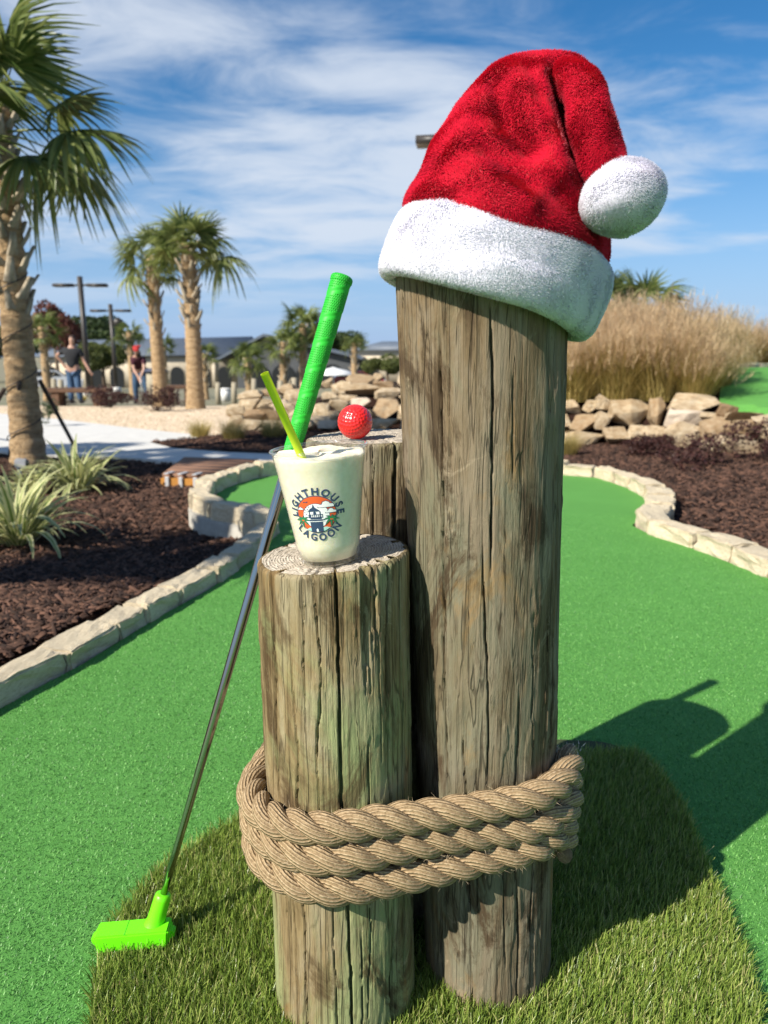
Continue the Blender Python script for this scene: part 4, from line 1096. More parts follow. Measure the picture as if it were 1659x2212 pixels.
skin('cap', [(.07, -.36, 1.445, .095, .1), (.07, -.365, 1.50, .07), (.07, -.47, 1.435, .05, .02)], [(0, 1), (0, 2)], M_redcap, wom)
for x in (-.155, .175): link('shoe', bevel_box('shoe', (.09, .25, .08), .028, 2), M_shoe, wom, (x, -.05, .04))
wp = thing('putter', 'putter held by the person in maroon, pointing at the ground', 'putter', (wx + .20, PY - .3 - .55, terrain(PY - .3)))
link('shaft', tube_mesh('shaft', [(-.06, .10, .78), (-.03, .05, .4), (0, 0, .03)], .008, 6), M_galv, wp); link('head', bevel_box('head', (.11, .04, .035), .006), M_black, wp, (.02, 0, .02))
# ================================================================== the three posts
def wood_mat(name, tan, brown, grey, green, g_amt, stain_amt, seed, ochre=(.30, .17, .055), foot=.16):
    t = NT(name); o = (seed * 3.3, seed * 1.9, seed * .7)
    sz = t.n.new('ShaderNodeSeparateXYZ'); t.l.new(t.tc(), sz.inputs[0]); zc_ = sz.outputs[2]
    streak = t.noise(34, 6, .6, t.map((1, 1, .10), o), .4); blot = t.noise(8.5, 7, .66, t.map((1, 1, .42), o), .9)
    grain = t.noise(210, 5, .72, t.map((1, 1, .018), o), .1); fine = t.noise(650, 3, .6, t.map((1, 1, .16), o))
    c = t.ramp(t.math('ADD', t.math('MULTIPLY', blot, .62), t.math('MULTIPLY', streak, .38)), [(.39, brown), (.47, tan), (.555, grey)])
    # green tint of the treatment, stronger towards the foot in soft patches
    gm_ = t.math('ADD', t.noise(6.5, 7, .68, t.map((1, 1, .36), (seed, 4, seed * 2)), 1.2), t.math('MULTIPLY', t.math('SUBTRACT', .30, zc_), foot))
    c = t.mix(t.ramp(gm_, [(.53 - .10 * g_amt, 0.0), (.67 - .08 * g_amt, min(1, .85 * g_amt))]), c, green)
    bm_ = t.noise(9, 7, .7, t.map((1, 1, .42), (seed * 5, 1, 3)), 1.6)
    c = t.mix(t.ramp(bm_, [(.53, 0.0), (.62, stain_amt)]), c, brown)
    om_ = t.noise(7, 6, .7, t.map((1, 1, .34), (9, seed * 7, 5)), 1.5)
    c = t.mix(t.ramp(om_, [(.57, 0.0), (.68, .6)]), c, ochre)
    sp_ = t.noise(17, 8, .78, t.map((1, 1, .55), (2, seed * 6, 1)), 1.4)
    c = t.mix(t.ramp(sp_, [(.59, 0.0), (.66, .6)]), c, tuple(min(1, x * 1.55) for x in grey))
    c = t.mix(t.ramp(grain, [(.33, .65), (.46, 0.0)]), c, tuple(x * .40 for x in brown))
    c = t.mix(t.ramp(grain, [(.56, 0.0), (.72, .35)]), c, tuple(min(1, x * 1.4) for x in grey))
    hl = t.noise(46, 3, .5, t.map((1, 1, .045), (seed, seed * 9, 2)), .25)
    line = t.ramp(t.math('ABSOLUTE', t.math('SUBTRACT', hl, .5)), [(.003, 1.0), (.011, 0.0)])
    hl2 = t.noise(95, 2, .5, t.map((1, 1, .03), (seed * 4, 2, seed)), .2)
    line2 = t.ramp(t.math('ABSOLUTE', t.math('SUBTRACT', hl2, .5)), [(.004, .45), (.014, 0.0)])
    ln = t.math('MAXIMUM', line, line2)
    c = t.mix(t.math('MULTIPLY', ln, .60), c, tuple(x * .22 for x in brown))
    t.p(color=c, rough=.85, spec=.18)
    grain = t.math('SUBTRACT', grain, t.math('MULTIPLY', ln, .7))
    h = t.math('ADD', grain, t.math('ADD', t.math('MULTIPLY', fine, .5), t.math('MULTIPLY', sp_, .5)))
    t.bump(h, .8, .0016)
    return t.m
def end_mat():
    t = NT('end_grain'); sp_ = t.n.new('ShaderNodeSeparateXYZ'); t.l.new(t.tc(), sp_.inputs[0])
    n1 = t.noise(18, 4, .6); rad = t.math('SQRT', t.math('ADD', t.math('MULTIPLY', sp_.outputs[0], sp_.outputs[0]), t.math('MULTIPLY', sp_.outputs[1], sp_.outputs[1])))
    ring = t.math('SINE', t.math('MULTIPLY', t.math('ADD', rad, t.math('MULTIPLY', n1, .006)), 2100.0))
    n2 = t.noise(240, 4, .7); n3 = t.noise(30, 5, .6)
    k = t.math('ADD', t.math('MULTIPLY', ring, .12), n2)
    c = t.ramp(k, [(.20, (.13, .105, .08)), (.40, (.36, .31, .245)), (.62, (.56, .50, .41))])
    c = t.mix(t.ramp(n3, [(.4, 0.0), (.7, .5)]), c, (.36, .30, .22))
    t.p(color=c, rough=.9, spec=.15); t.bump(k, .8, .0022); return t.m
M_end = end_mat()
def smoothstep(x): x = np.clip(x, 0, 1); return x * x * (3 - 2 * x)
def make_post(label, bx, by, tx, ty, zt, r0, r1, slope, mat, cracks, seed, nseg=460, nz=230, notch=(), peel=1.0, knots=()):
    o = thing('wooden_post', label, 'post', (bx, by, 0), 0, 'three roped posts')
    th = np.linspace(0, 2 * np.pi, nseg, endpoint=False)
    v = np.concatenate([np.linspace(0, .985, nz - 8), 1 - np.array([.012, .009, .0065, .0045, .003, .0018, .0008, 0.0])])
    TH, VV = np.meshgrid(th, v)
    u = TH / (2 * np.pi)
    g = np.random.default_rng(seed)
    rmid = (r0 + r1) / 2
    ax = (tx - bx); ay = (ty - by)
    ztop = zt + slope[0] * np.cos(TH) * r1 + slope[1] * np.sin(TH) * r1
    Zp = -.04 + VV * (ztop + .04)
    f = np.clip(Zp / zt, 0, 1)
    rr = r0 + (r1 - r0) * f
    rr = rr * (1 + .020 * vn(u, VV, 5, 3, seed) + .010 * vn(u, VV, 11, 7, seed + 1))
    d = .00018 * vn(u, VV, 120, 4, seed + 2) + .00022 * vn(u, VV, 220, 10, seed + 3) + .0002 * vn(u, VV, 200, 60, seed + 7)
    # peeling weathered layers: raised plates with ragged edges
    pl = vn(u, VV, 12, 7, seed + 4) + .5 * vn(u, VV, 40, 18, seed + 5) + .35 * vn(u, VV, 110, 22, seed + 6)
    d += peel * (.0009 * smoothstep((pl - .55) / .08) + .0005 * smoothstep((pl + .70) / .08))
    for (ka, kz, kr, kh) in knots:
        q2 = (((TH - math.radians(ka) + np.pi) % (2 * np.pi) - np.pi) * rmid / kr) ** 2 + ((Zp - kz) / (kr * 1.7)) ** 2
        d += kh * np.exp(-q2) - kh * .9 * np.exp(-q2 * 9)
    chip = np.clip(vn(u, VV * 0 + .5, 46, 2, seed + 40) + .5 * vn(u, VV * 0 + .5, 120, 2, seed + 41) - .25, 0, 1)
    d -= .0045 * chip * smoothstep(1 - (ztop - Zp) / (.006 + .016 * chip))
    # drying cracks
    H = zt
    for (ang, z0, z1, w, dep) in cracks:
        a = math.radians(ang)
        wand = .0045 * vn(np.full_like(u, (ang % 360) / 360), VV, 7, 6, seed + int(ang * 7) % 997) + .0011 * vn(np.full_like(u, .5), VV, 3, 45, seed + int(ang * 13) % 887)
        ds = ((TH - a + np.pi) % (2 * np.pi) - np.pi) * rmid + wand
        zf = Zp / H
        tp = smoothstep((zf - z0) / .07) * (1 if z1 >= 1 else smoothstep((z1 - zf) / .07))
        ww = .42 * w * (.45 + .55 * tp) * (1 + .35 * vn(np.full_like(u, .3), VV, 3, 30, seed + int(ang) % 71))
        d -= dep * tp * np.clip(1.25 * (1 - (np.abs(ds) / ww) ** 2), 0, 1)
    for (ang, z0, wd, dep, top_frac) in notch:           # chipped slivers at the top
        a = math.radians(ang); ds = ((TH - a + np.pi) % (2 * np.pi) - np.pi) * rmid
        m = (np.abs(ds) < wd) & (Zp / H > z0 + .03 * np.sin(ds / wd * 5))
        d -= dep * m
    # rounded upper rim
    e = np.clip(1 - (1 - VV) * (H + .04) / .006, 0, 1)
    d -= .0045 * (1 - np.sqrt(np.maximum(0, 1 - e * e)))
    rad = rr + d
    Xp = ax * f + rad * np.cos(TH); Yp = ay * f + rad * np.sin(TH)
    V = np.stack([Xp, Yp, Zp], -1).reshape(-1, 3)
    link('trunk', mesh_np('trunk', V, grid_faces(nseg, nz, True), smooth=False), mat, o)
    # sawn top
    nr = 70; fr_ = np.linspace(1, .004, nr)
    RF, T2 = np.meshgrid(fr_, th[::2], indexing='ij')
    re = np.stack([rad[-1][::2]] * nr) * RF
    x2 = ax + re * np.cos(T2); y2 = ay + re * np.sin(T2)
    u2 = T2 / (2 * np.pi)
    z2 = zt + slope[0] * re * np.cos(T2) + slope[1] * re * np.sin(T2)
    z2 += np.where(RF < .995, .0005 * np.sin((re + .004 * vn(u2, RF * .99, 6, 5, seed + 30)) * 2100) * (.4 + .6 * np.abs(vn(u2, RF * .99, 60, 20, seed + 31))) + .0010 * vn(u2, RF * .99, 90, 40, seed + 32), 0) - .0004
    for (ang, z0, z1, w, dep) in cracks:
        if z1 < 1: continue
        a = math.radians(ang); ds = np.abs((T2 - a + np.pi) % (2 * np.pi) - np.pi) * re
        z2 -= .004 * np.clip(1 - ds / (w * 1.2), 0, 1) * smoothstep((RF - .45) / .4)
    V2 = np.stack([x2 - ax, y2 - ay, z2 - zt], -1).reshape(-1, 3)
    eg = link('end_grain', mesh_np('end_grain', V2, grid_faces(nseg // 2, nr, True)[:, ::-1], smooth=True), M_end, o, (ax, ay, zt))
    return o
W_front = wood_mat('weathered_pine_green', (0.235, 0.172, 0.084), (0.084, 0.053, 0.024), (0.290, 0.240, 0.146), (0.265, 0.305, 0.135), 1.05, .8, 1, foot=.42)
W_tall = wood_mat('weathered_pine_grey', (0.165, 0.116, 0.064), (0.064, 0.040, 0.021), (0.215, 0.170, 0.114), (0.170, 0.176, 0.118), .75, .9, 2)
W_back = wood_mat('weathered_pine_olive', (0.200, 0.154, 0.088), (0.090, 0.060, 0.034), (0.240, 0.201, 0.140), (0.175, 0.180, 0.099), .7, .7, 3)
FP = dict(bx=-.0480, by=.7690, tx=-.0544, ty=.7690, zt=.560, r0=.0845, r1=.0800)
TP = dict(bx=.1330, by=.812, tx=.0995, ty=.799, zt=.863, r0=.0775, r1=.0870)
BP = dict(bx=-.004, by=.950, tx=-.006, ty=.947, zt=.667, r0=.094, r1=.0925)
make_post('shortest of the three wooden posts, greenish, with the cup on top', slope=(.085, .01), mat=W_front, seed=5,
          cracks=[(-135, .25, 1, .0032, .012), (-118, 0, .86, .0022, .008), (-100, .35, 1, .0018, .007), (-83, -.1, 1, .0034, .014), (-66, .05, .7, .0015, .006), (-46, -.1, 1, .0036, .015), (-30, .1, 1, .0026, .012),
                  (-150, -.1, .6, .0018, .008), (-160, .3, 1, .0016, .006), (-108, .72, 1, .0017, .006), (-92, .0, .45, .0016, .006), (-56, .6, 1, .0022, .009), (20, .1, 1, .003, .012), (70, 0, 1, .003, .012), (140, 0, 1, .003, .012), (-125, -.1, .35, .0025, .010), (-74, -.1, .30, .0015, .006), (-172, -.1, .8, .0022, .009)],
          knots=[(-150, .33, .009, .0022), (-70, .12, .010, .0020), (-100, .44, .007, .0014)], notch=[(-64, .80, .0045, .0045, 1), (-58, .86, .004, .003, 1), (-137, .83, .003, .004, 1)], **FP)
make_post('tallest wooden post, brown and grey, wearing the red hat', slope=(0, 0), mat=W_tall, seed=9,
          cracks=[(-125, .52, .93, .0034, .013), (-128, .30, .62, .0028, .011), (-90, .62, .96, .0026, .010), (-97, .33, .70, .0022, .009), (-112, -.1, .45, .0024, .009), (-72, -.1, .5, .0026, .010), (-44, .05, .58, .0036, .012), (-34, .3, .9, .0026, .010), (-60, .35, .6, .0018, .007),
                  (-140, -.1, .6, .0030, .012), (-104, .1, .4, .0016, .006), (-82, .05, .35, .0015, .006), (-55, -.1, .3, .0024, .009), (-20, -.1, 1, .003, .012), (40, 0, 1, .003, .012), (110, 0, 1, .003, .012), (-150, .5, .9, .0016, .006), (-118, .75, .97, .0014, .005), (-78, .72, .9, .0014, .005)], knots=[(-118, .60, .013, .0028), (-48, .72, .016, .0034), (-60, .50, .010, .0024), (-95, .20, .012, .0022), (-30, .40, .014, .0035)], peel=1.5, **TP)
make_post('middle height wooden post at the back carrying the red ball', slope=(.03, .0), mat=W_back, seed=14, nseg=300, nz=150,
          cracks=[(-78, -.1, 1, .0036, .015), (-95, .5, 1, .0022, .009), (-112, .6, 1, .002, .008), (-60, .3, 1, .0022, .009), (-130, .4, 1, .002, .008), (-150, .2, 1, .002, .009), (30, 0, 1, .003, .01), (120, 0, 1, .003, .01)], **BP)

# ================================================================== rope
t = NT('manila_rope'); uvn = t.tc('UV'); sp_ = t.n.new('ShaderNodeSeparateXYZ'); t.l.new(uvn, sp_.inputs[0])
ph = t.math('ADD', t.math('MULTIPLY', sp_.outputs[0], 2 * math.pi * 15), t.math('MULTIPLY', sp_.outputs[1], 2 * math.pi * 60))
nz_ = t.noise(260, 4, .65); wv = t.math('SINE', t.math('ADD', ph, t.math('MULTIPLY', nz_, 4.5)))
big_ = t.noise(22, 4, .6)
c = t.ramp(t.math('ADD', t.math('MULTIPLY', wv, .13), nz_), [(.22, (.17, .112, .055)), (.48, (.335, .235, .125)), (.75, (.50, .375, .225))])
c = t.mix(t.ramp(big_, [(.4, 0.0), (.7, .35)]), c, (.30, .205, .115))
t.p(color=c, rough=.7, spec=.3); t.bump(t.math('ADD', wv, t.math('MULTIPLY', nz_, .6)), .8, .0011); M_rope = t.m
RR = .0138
rope_h0 = .300
def post_at(P, z):
    f = z / P['zt']; return (P['bx'] + (P['tx'] - P['bx']) * f, P['by'] + (P['ty'] - P['by']) * f, P['r0'] + (P['r1'] - P['r0']) * f)
pts2 = []
for P in (FP, TP, BP):
    x, y, r = post_at(P, .23)
    a = np.linspace(0, 2 * np.pi, 240, endpoint=False); pts2.append(np.stack([x + (r + RR + .0015) * np.cos(a), y + (r + RR + .0015) * np.sin(a)], -1))
pts2 = np.vstack(pts2); pts2 = pts2[np.lexsort((pts2[:, 1], pts2[:, 0]))]
def half(ps):
    h = []
    for p in ps:
        while len(h) > 1 and (h[-1][0] - h[-2][0]) * (p[1] - h[-2][1]) - (h[-1][1] - h[-2][1]) * (p[0] - h[-2][0]) <= 0: h.pop()
        h.append(p)
    return h
hull = half(list(pts2))[:-1] + half(list(pts2[::-1]))[:-1]
hull = np.array(hull)[::-1]                         # clockwise: right -> front -> left -> back
cen = hull.mean(0)
st = np.argmax((hull - [TP['bx'], TP['by']]) @ np.array([.97, -.22]))
hull = np.roll(hull, -st, axis=0); hull = np.vstack([hull, hull[:1]])
HL = np.concatenate([[0], np.cumsum(np.linalg.norm(np.diff(hull, axis=0), axis=1))]); LC = HL[-1]
turns = 3.03
ds_ = .0026; sN = int(turns * LC / ds_)
s = np.linspace(-.012, turns * LC, sN)
cx_ = np.interp(s % LC, HL, hull[:, 0]); cy_ = np.interp(s % LC, HL, hull[:, 1])
tx_ = np.gradient(cx_); ty_ = np.gradient(cy_)
k5 = np.ones(9) / 9
tx_ = np.convolve(np.pad(tx_, 4, 'edge'), k5, 'valid'); ty_ = np.convolve(np.pad(ty_, 4, 'edge'), k5, 'valid')
nn_ = np.hypot(tx_, ty_); tx_ /= nn_; ty_ /= nn_
Nx, Ny = -ty_, tx_
flip = np.sign(((cx_ - cen[0]) * Nx + (cy_ - cen[1]) * Ny).mean()); Nx *= flip; Ny *= flip
zc = rope_h0 - .0318 * (s / LC) + .0022 * np.sin(s * 9) + .0018 * np.sin(s * 23 + 1)
out_ = .0015 * np.sin(s * 17)
rope = thing('rope', 'thick tan three strand rope coiled around the three posts', 'rope', (0, 0, 0))
lay = .088
for k in range(3):
    ph = 2 * np.pi * (s / lay + k / 3)
    a_ = .0088 * (1 + .04 * np.sin(s * 31 + k))
    P = np.stack([cx_ + Nx * (out_ + a_ * np.cos(ph)), cy_ + Ny * (out_ + a_ * np.cos(ph)), zc + a_ * np.sin(ph)], -1)
    rd = .0090 * (1 + .05 * np.sin(s * 47 + 2 * k)); rd[:6] *= np.linspace(.9, 1, 6)
    V, F, uv = tube_np(P, rd, 16)
    link('strand', mesh_np('strand', V, F, uv, True), M_rope, rope)
# loose hairs
n = 4200
i = rng.integers(4, sN - 4, n); ph = U(0, 6.28, n)
nv_ = np.stack([Nx[i] * np.cos(ph), Ny[i] * np.cos(ph), np.sin(ph)], -1)
root = np.stack([cx_[i], cy_[i], zc[i]], -1) + nv_ * .0160
td = np.stack([tx_[i], ty_[i], np.zeros(n)], -1) * rng.normal(0, 1, n)[:, None] + nv_ * U(.3, 1.1, n)[:, None] + rng.normal(0, .35, (n, 3))
td /= np.linalg.norm(td, axis=1)[:, None]; L_ = U(.003, .010, n)
sd = np.cross(td, rng.normal(0, 1, (n, 3))); sd /= np.linalg.norm(sd, axis=1)[:, None]
V = np.stack([root - sd * .00016, root + sd * .00016, root + td * L_[:, None]], 1).reshape(-1, 3)
M_rhair = NT('rope_hair').p(color=(.50, .39, .25), rough=.6).m
stuff(link('loose_fibres', mesh_np('loose_fibres', V, np.arange(3 * n).reshape(-1, 3)), M_rhair, rope))
# frayed pale cut end
n = 260
e0 = np.array([cx_[0], cy_[0], zc[0]]); ed = -np.array([tx_[0], ty_[0], 0]); 
rt = e0 + rng.normal(0, 1, (n, 3)) * .0065; td = ed + rng.normal(0, .45, (n, 3)); td /= np.linalg.norm(td, axis=1)[:, None]
sd = np.cross(td, rng.normal(0, 1, (n, 3))); sd /= np.linalg.norm(sd, axis=1)[:, None]; L_ = U(.004, .012, n)
V = np.stack([rt - sd * .0006, rt + sd * .0006, rt + td * L_[:, None]], 1).reshape(-1, 3)
stuff(link('frayed_end', mesh_np('frayed_end', V, np.arange(3 * n).reshape(-1, 3)), NT('rope_end').p(color=(.62, .54, .42), rough=.8).m, rope))

# ================================================================== santa hat
def fur_np(V, F4, n, L, w, seed, bend=.5, clump=70, down=0.0, normals=None):
    g = np.random.default_rng(seed)
    T = np.vstack([F4[:, [0, 1, 2]], F4[:, [0, 2, 3]]])
    a, b_, c_ = V[T[:, 0]], V[T[:, 1]], V[T[:, 2]]
    cr_ = np.cross(b_ - a, c_ - a); ar = np.linalg.norm(cr_, axis=1) / 2
    k = g.choice(len(T), n, p=ar / ar.sum())
    r1_, r2_ = g.random(n), g.random(n); sq = np.sqrt(r1_)
    p = a[k] * (1 - sq)[:, None] + b_[k] * (sq * (1 - r2_))[:, None] + c_[k] * (sq * r2_)[:, None]
    nm = cr_[k] / (np.linalg.norm(cr_[k], axis=1)[:, None] + 1e-12)
    # combed direction wanders in soft clumps
    q = p * clump
    wob = np.stack([np.sin(q[:, 0] * 1.3 + 2 * np.sin(q[:, 2] * .7)) + np.sin(q[:, 1] * 2.1 + q[:, 2]), np.sin(q[:, 1] * 1.7 + q[:, 0]) + np.sin(q[:, 2] * 1.1 + 1), np.sin(q[:, 2] * 1.5 + q[:, 1] * .6) + np.sin(q[:, 0] * .9 + 4)], -1) * .5
    d = bend * wob + g.normal(0, .28, (n, 3)) + np.array([0, 0, -down])
    d -= nm * (d * nm).sum(1)[:, None]                      # combed along the cloth
    d /= np.maximum(np.linalg.norm(d, axis=1), .35)[:, None]
    d = d * .75 + nm * g.uniform(.35, .85, n)[:, None]; d /= np.linalg.norm(d, axis=1)[:, None]
    s_ = np.cross(d, nm) + g.normal(0, .18, (n, 3)); s_ -= d * (s_ * d).sum(1)[:, None]; s_ /= np.linalg.norm(s_, axis=1)[:, None] + 1e-9
    Lr = (L * g.uniform(.6, 1.15, n))[:, None]
    W = w * g.uniform(.7, 1.3, n)[:, None]
    gn = np.cross(s_, d); sg = np.sign((gn * nm).sum(1)); s_ *= sg[:, None]; gn *= sg[:, None]
    sn = nm * .8 + gn * .3; sn /= np.linalg.norm(sn, axis=1)[:, None]
    return np.stack([p - s_ * W, p + s_ * W, p + d * Lr], 1).reshape(-1, 3), np.arange(n * 3).reshape(-1, 3), (np.repeat(g.random(n), 3), np.repeat(sn, 3, axis=0))
def fur_mesh(fv, ff, ft):
    me = mesh_np('plush_pile', fv, ff, attr={'tint': ft[0]}, smooth=True)
    me.normals_split_custom_set_from_vertices(ft[1].tolist())
    return me
def furmat(name, c1, c2, sheen, trans=.25, spec=.06, tint=(1, 1, 1)):
    t = NT(name); col = t.mix(t.attr('tint'), c1, c2)
    t.p(color=col, rough=.6, spec=spec, sheen=sheen); t.b.inputs['Sheen Tint'].default_value = (*tint, 1)
    tr = t.n.new('ShaderNodeBsdfTranslucent'); t.l.new(col, tr.inputs['Color']); mx = t.n.new('ShaderNodeMixShader'); mx.inputs[0].default_value = trans
    t.l.new(t.b.outputs[0], mx.inputs[1]); t.l.new(tr.outputs[0], mx.inputs[2]); t.l.new(mx.outputs[0], t.out.inputs[0]); return t.m
M_red = furmat('red_plush', (.44, .003, .017), (.66, .008, .037), .5, tint=(1, .22, .28))
M_redbase = plain('red_backing', (.36, .002, .012), .8, .1, 60)
M_wht = furmat('white_plush', (.77, .76, .83), (.82, .81, .88), .1, .35, .08)
M_whtbase = plain('white_backing', (.72, .71, .79), .85, .04, 60)
hat = thing('santa_hat', 'red plush hat with white brim and pompom sitting crooked on the tallest post', 'hat', (TP['tx'], TP['ty'], .80))
HO = np.array(hat.location)
KP = .775 / FD
lev = [(912, 566, 1256, 648, 1.0), (890, 490, 1290, 592, 1.0), (880, 440, 1304, 560, 1.0), (904, 387, 1304, 494, .95), (929, 333, 1301, 410, .88), (957, 279, 1294, 325, .80), (989, 227, 1286, 250, .72), (1023, 184, 1278, 191, .64), (1056, 152, 1270, 153, .56), (1086, 133, 1261, 134, .50), (1116, 124, 1248, 125, .46), (1152, 120, 1222, 121, .44), (1184, 118, 1192, 118, .44)]
sp3 = []
for xl, yl, xr_, yr, k in lev:
    a, b_ = at_y(xl, yl, .794), at_y(xr_, yr, .794); m_ = (a + b_) / 2; h_ = (b_ - a) / 2
    sp3.append([m_.x, m_.y, m_.z, h_.x, h_.z, k])
S3 = smooth_path(np.array(sp3), 150)
P_ = S3[:, :3]; Nv = np.stack([S3[:, 3], 0 * S3[:, 3], S3[:, 4]], -1); Rn = np.linalg.norm(Nv, axis=1); Rb = Rn * S3[:, 5]; N_ = Nv / Rn[:, None]; B_ = np.tile(np.array([0, 1.0, 0]), (len(P_), 1))
nu = 200; th = np.linspace(0, 2 * np.pi, nu, endpoint=False)
tt = np.linspace(0, 1, len(P_))
TH, TT = np.meshgrid(th, tt)
u = TH / (2 * np.pi)
fold = .0030 * vn(u, TT, 7, 6, 501) + .0020 * vn(u + .23 * TT, TT, 13, 9, 502)
fold *= np.clip(1.25 - TT * .9, .3, 1) * np.clip(Rn / .05, .25, 1)[:, None]
V = P_[:, None] + (Rn[:, None] + fold)[..., None] * np.cos(TH)[..., None] * N_[:, None] + (Rb[:, None] + fold)[..., None] * np.sin(TH)[..., None] * B_[:, None]
# soft folds pressed into the front of the cone
def fold_line(V, pts, amp, wid):
    q = np.array([[*at_y(a, b_, .75)] for a, b_ in pts])[:, [0, 2]]
    best = np.full(V.shape[:-1], 9.0)
    for a, b_ in zip(q[:-1], q[1:]):
        ab = b_ - a; tpar = np.clip(((V[..., 0] - a[0]) * ab[0] + (V[..., 2] - a[1]) * ab[1]) / (ab @ ab), 0, 1)
        best = np.minimum(best, np.hypot(V[..., 0] - a[0] - tpar * ab[0], V[..., 2] - a[1] - tpar * ab[1]))
    return amp * np.exp(-(best / wid) ** 2)
front = np.clip(-np.sin(TH) * 1.6, 0, 1)
dY = sum(fold_line(V, *k) for k in [([(1078, 175), (1090, 285), (1130, 345)], .013, .010), ([(1116, 150), (1140, 250), (1160, 315), (1200, 378)], -.011, .012), ([(1010, 210), (985, 335), (1060, 418), (1120, 462)], -.007, .011),
    ([(1165, 372), (1210, 418), (1250, 450)], -.009, .010), ([(1214, 165), (1224, 258), (1238, 335)], .034, .0120), ([(1176, 150), (1186, 240), (1198, 330)], -.011, .010), ([(1050, 350), (1120, 420)], .007, .010), ([(930, 370), (960, 440)], .005, .011), ([(1190, 440), (1260, 500)], .006, .010)])
V[..., 1] += dY * front
V = V.reshape(-1, 3) - HO
F = grid_faces(nu, len(P_), True)
crown_o = link('hat_crown', mesh_np('hat_crown', V, F, smooth=True), M_redbase, hat)
nrm_test = np.cross(V[F[5000, 1]] - V[F[5000, 0]], V[F[5000, 2]] - V[F[5000, 0]]); ctr = (P_[5000 // nu] - HO)
if np.dot(nrm_test, V[F[5000, 0]] - ctr) < 0: F = F[:, ::-1]
fv, ff, ft = fur_np(V, F, 230000, .0040, .00042, 61, .8, 90, .35)
stuff(link('plush_pile', fur_mesh(fv, ff, ft), M_red, crown_o))
# tail of the hat folded over to the right, hanging in front of the cone
tail = [(1200, 186, 34, .786), (1228, 172, 36, .772), (1252, 184, 36, .750), (1268, 215, 36, .734), (1277, 258, 37, .724), (1290, 312, 40, .718), (1304, 362, 40, .716), (1320, 400, 34, .716)]
tq_ = smooth_path(np.array([[*at_y(a, b_, y), r * KP] for a, b_, r, y in tail]), 90)
TV, TF, tuv = tube_np(tq_[:, :3], tq_[:, 3], 48, up=(0, 1, 0), cap=False)
uu_ = np.tile(np.arange(48) / 48, 90); vv_ = np.repeat(np.linspace(0, 1, 90), 48)
cen_ = np.repeat(tq_[:, :3], 48, axis=0); TV = cen_ + (TV - cen_) * (1 + .10 * vn(uu_, vv_, 5, 5, 91) + .05 * vn(uu_, vv_, 11, 12, 92))[:, None] - HO
tl_o = link('hat_tail', mesh_np('hat_tail', TV, TF, smooth=True), M_redbase, hat); F = TF[0]
if np.dot(np.cross(TV[F[2000, 1]] - TV[F[2000, 0]], TV[F[2000, 2]] - TV[F[2000, 0]]), TV[F[2000, 0]] - (cen_[F[2000, 0]] - HO)) < 0: F = F[:, ::-1]
fv, ff, ft = fur_np(TV, F, 46000, .0040, .00042, 64, .8, 90, .35)
stuff(link('plush_pile', fur_mesh(fv, ff, ft), M_red, tl_o))
# brim: a fat tilted band
bc = np.array(at_y(1066, 584, .795)); nb_, mb_ = 150, 44
phi = np.linspace(0, 2 * np.pi, nb_, endpoint=False); sec = np.linspace(0, 2 * np.pi, mb_, endpoint=False)
PH, SE = np.meshgrid(phi, sec)
def sgn_pow(x, p): return np.sign(x) * np.abs(x) ** p
up_ = PH / (2 * np.pi)
hh_ = .0365 * (1 + .05 * vn(up_, SE / 6.2832, 6, 3, 71)); tk = .0140 * (1 + .14 * vn(up_, SE / 6.2832, 9, 4, 72))
bx_ = tk * sgn_pow(np.cos(SE), .75); bz_ = hh_ * sgn_pow(np.sin(SE), .72)
flare_ = bz_ * (.05 - .12 * np.clip(np.cos(PH), 0, 1) + .10 * np.clip(-np.cos(PH), 0, 1)) * -1
rad_ = .1000 + bx_ + flare_ + .003 * vn(up_, np.full_like(up_, .4), 8, 2, 73)
lx = rad_ * np.cos(PH); ly = rad_ * np.sin(PH) * .98; lz = bz_ + .004 * vn(up_, np.full_like(up_, .6), 7, 2, 74)
tl_ = R(14.5); ax_ = np.cos(tl_) * lx + np.sin(tl_) * lz; az_ = -np.sin(tl_) * lx + np.cos(tl_) * lz
az_ -= .012 * np.clip(np.cos(PH), 0, 1) ** 2 
V = np.stack([ax_, ly, az_ - .0], -1).reshape(-1, 3) + bc - HO
F = grid_faces(nb_, mb_, True); F = np.vstack([F, np.stack([np.arange(nb_) + (mb_ - 1) * nb_, (np.arange(nb_) + 1) % nb_ + (mb_ - 1) * nb_, (np.arange(nb_) + 1) % nb_, np.arange(nb_)], -1)])
c0 = V[F].mean(1); nr_ = np.cross(V[F[:, 1]] - V[F[:, 0]], V[F[:, 2]] - V[F[:, 0]])
oc = bc - HO + np.stack([.1000 * np.cos(tl_) * np.cos(phi), .1000 * np.sin(phi), -.1000 * np.sin(tl_) * np.cos(phi)], -1)
if (nr_[:nb_ * (mb_ - 1)] * (c0[:nb_ * (mb_ - 1)] - np.tile(oc, (mb_ - 1, 1)))).sum() < 0: F = F[:, ::-1]
brim = link('hat_brim', mesh_np('hat_brim', V, F, smooth=True), M_whtbase, hat)
fv, ff, ft = fur_np(V, F, 190000, .0028, .00042, 62, .6, 110, .15)
stuff(link('plush_pile', fur_mesh(fv, ff, ft), M_wht, brim))
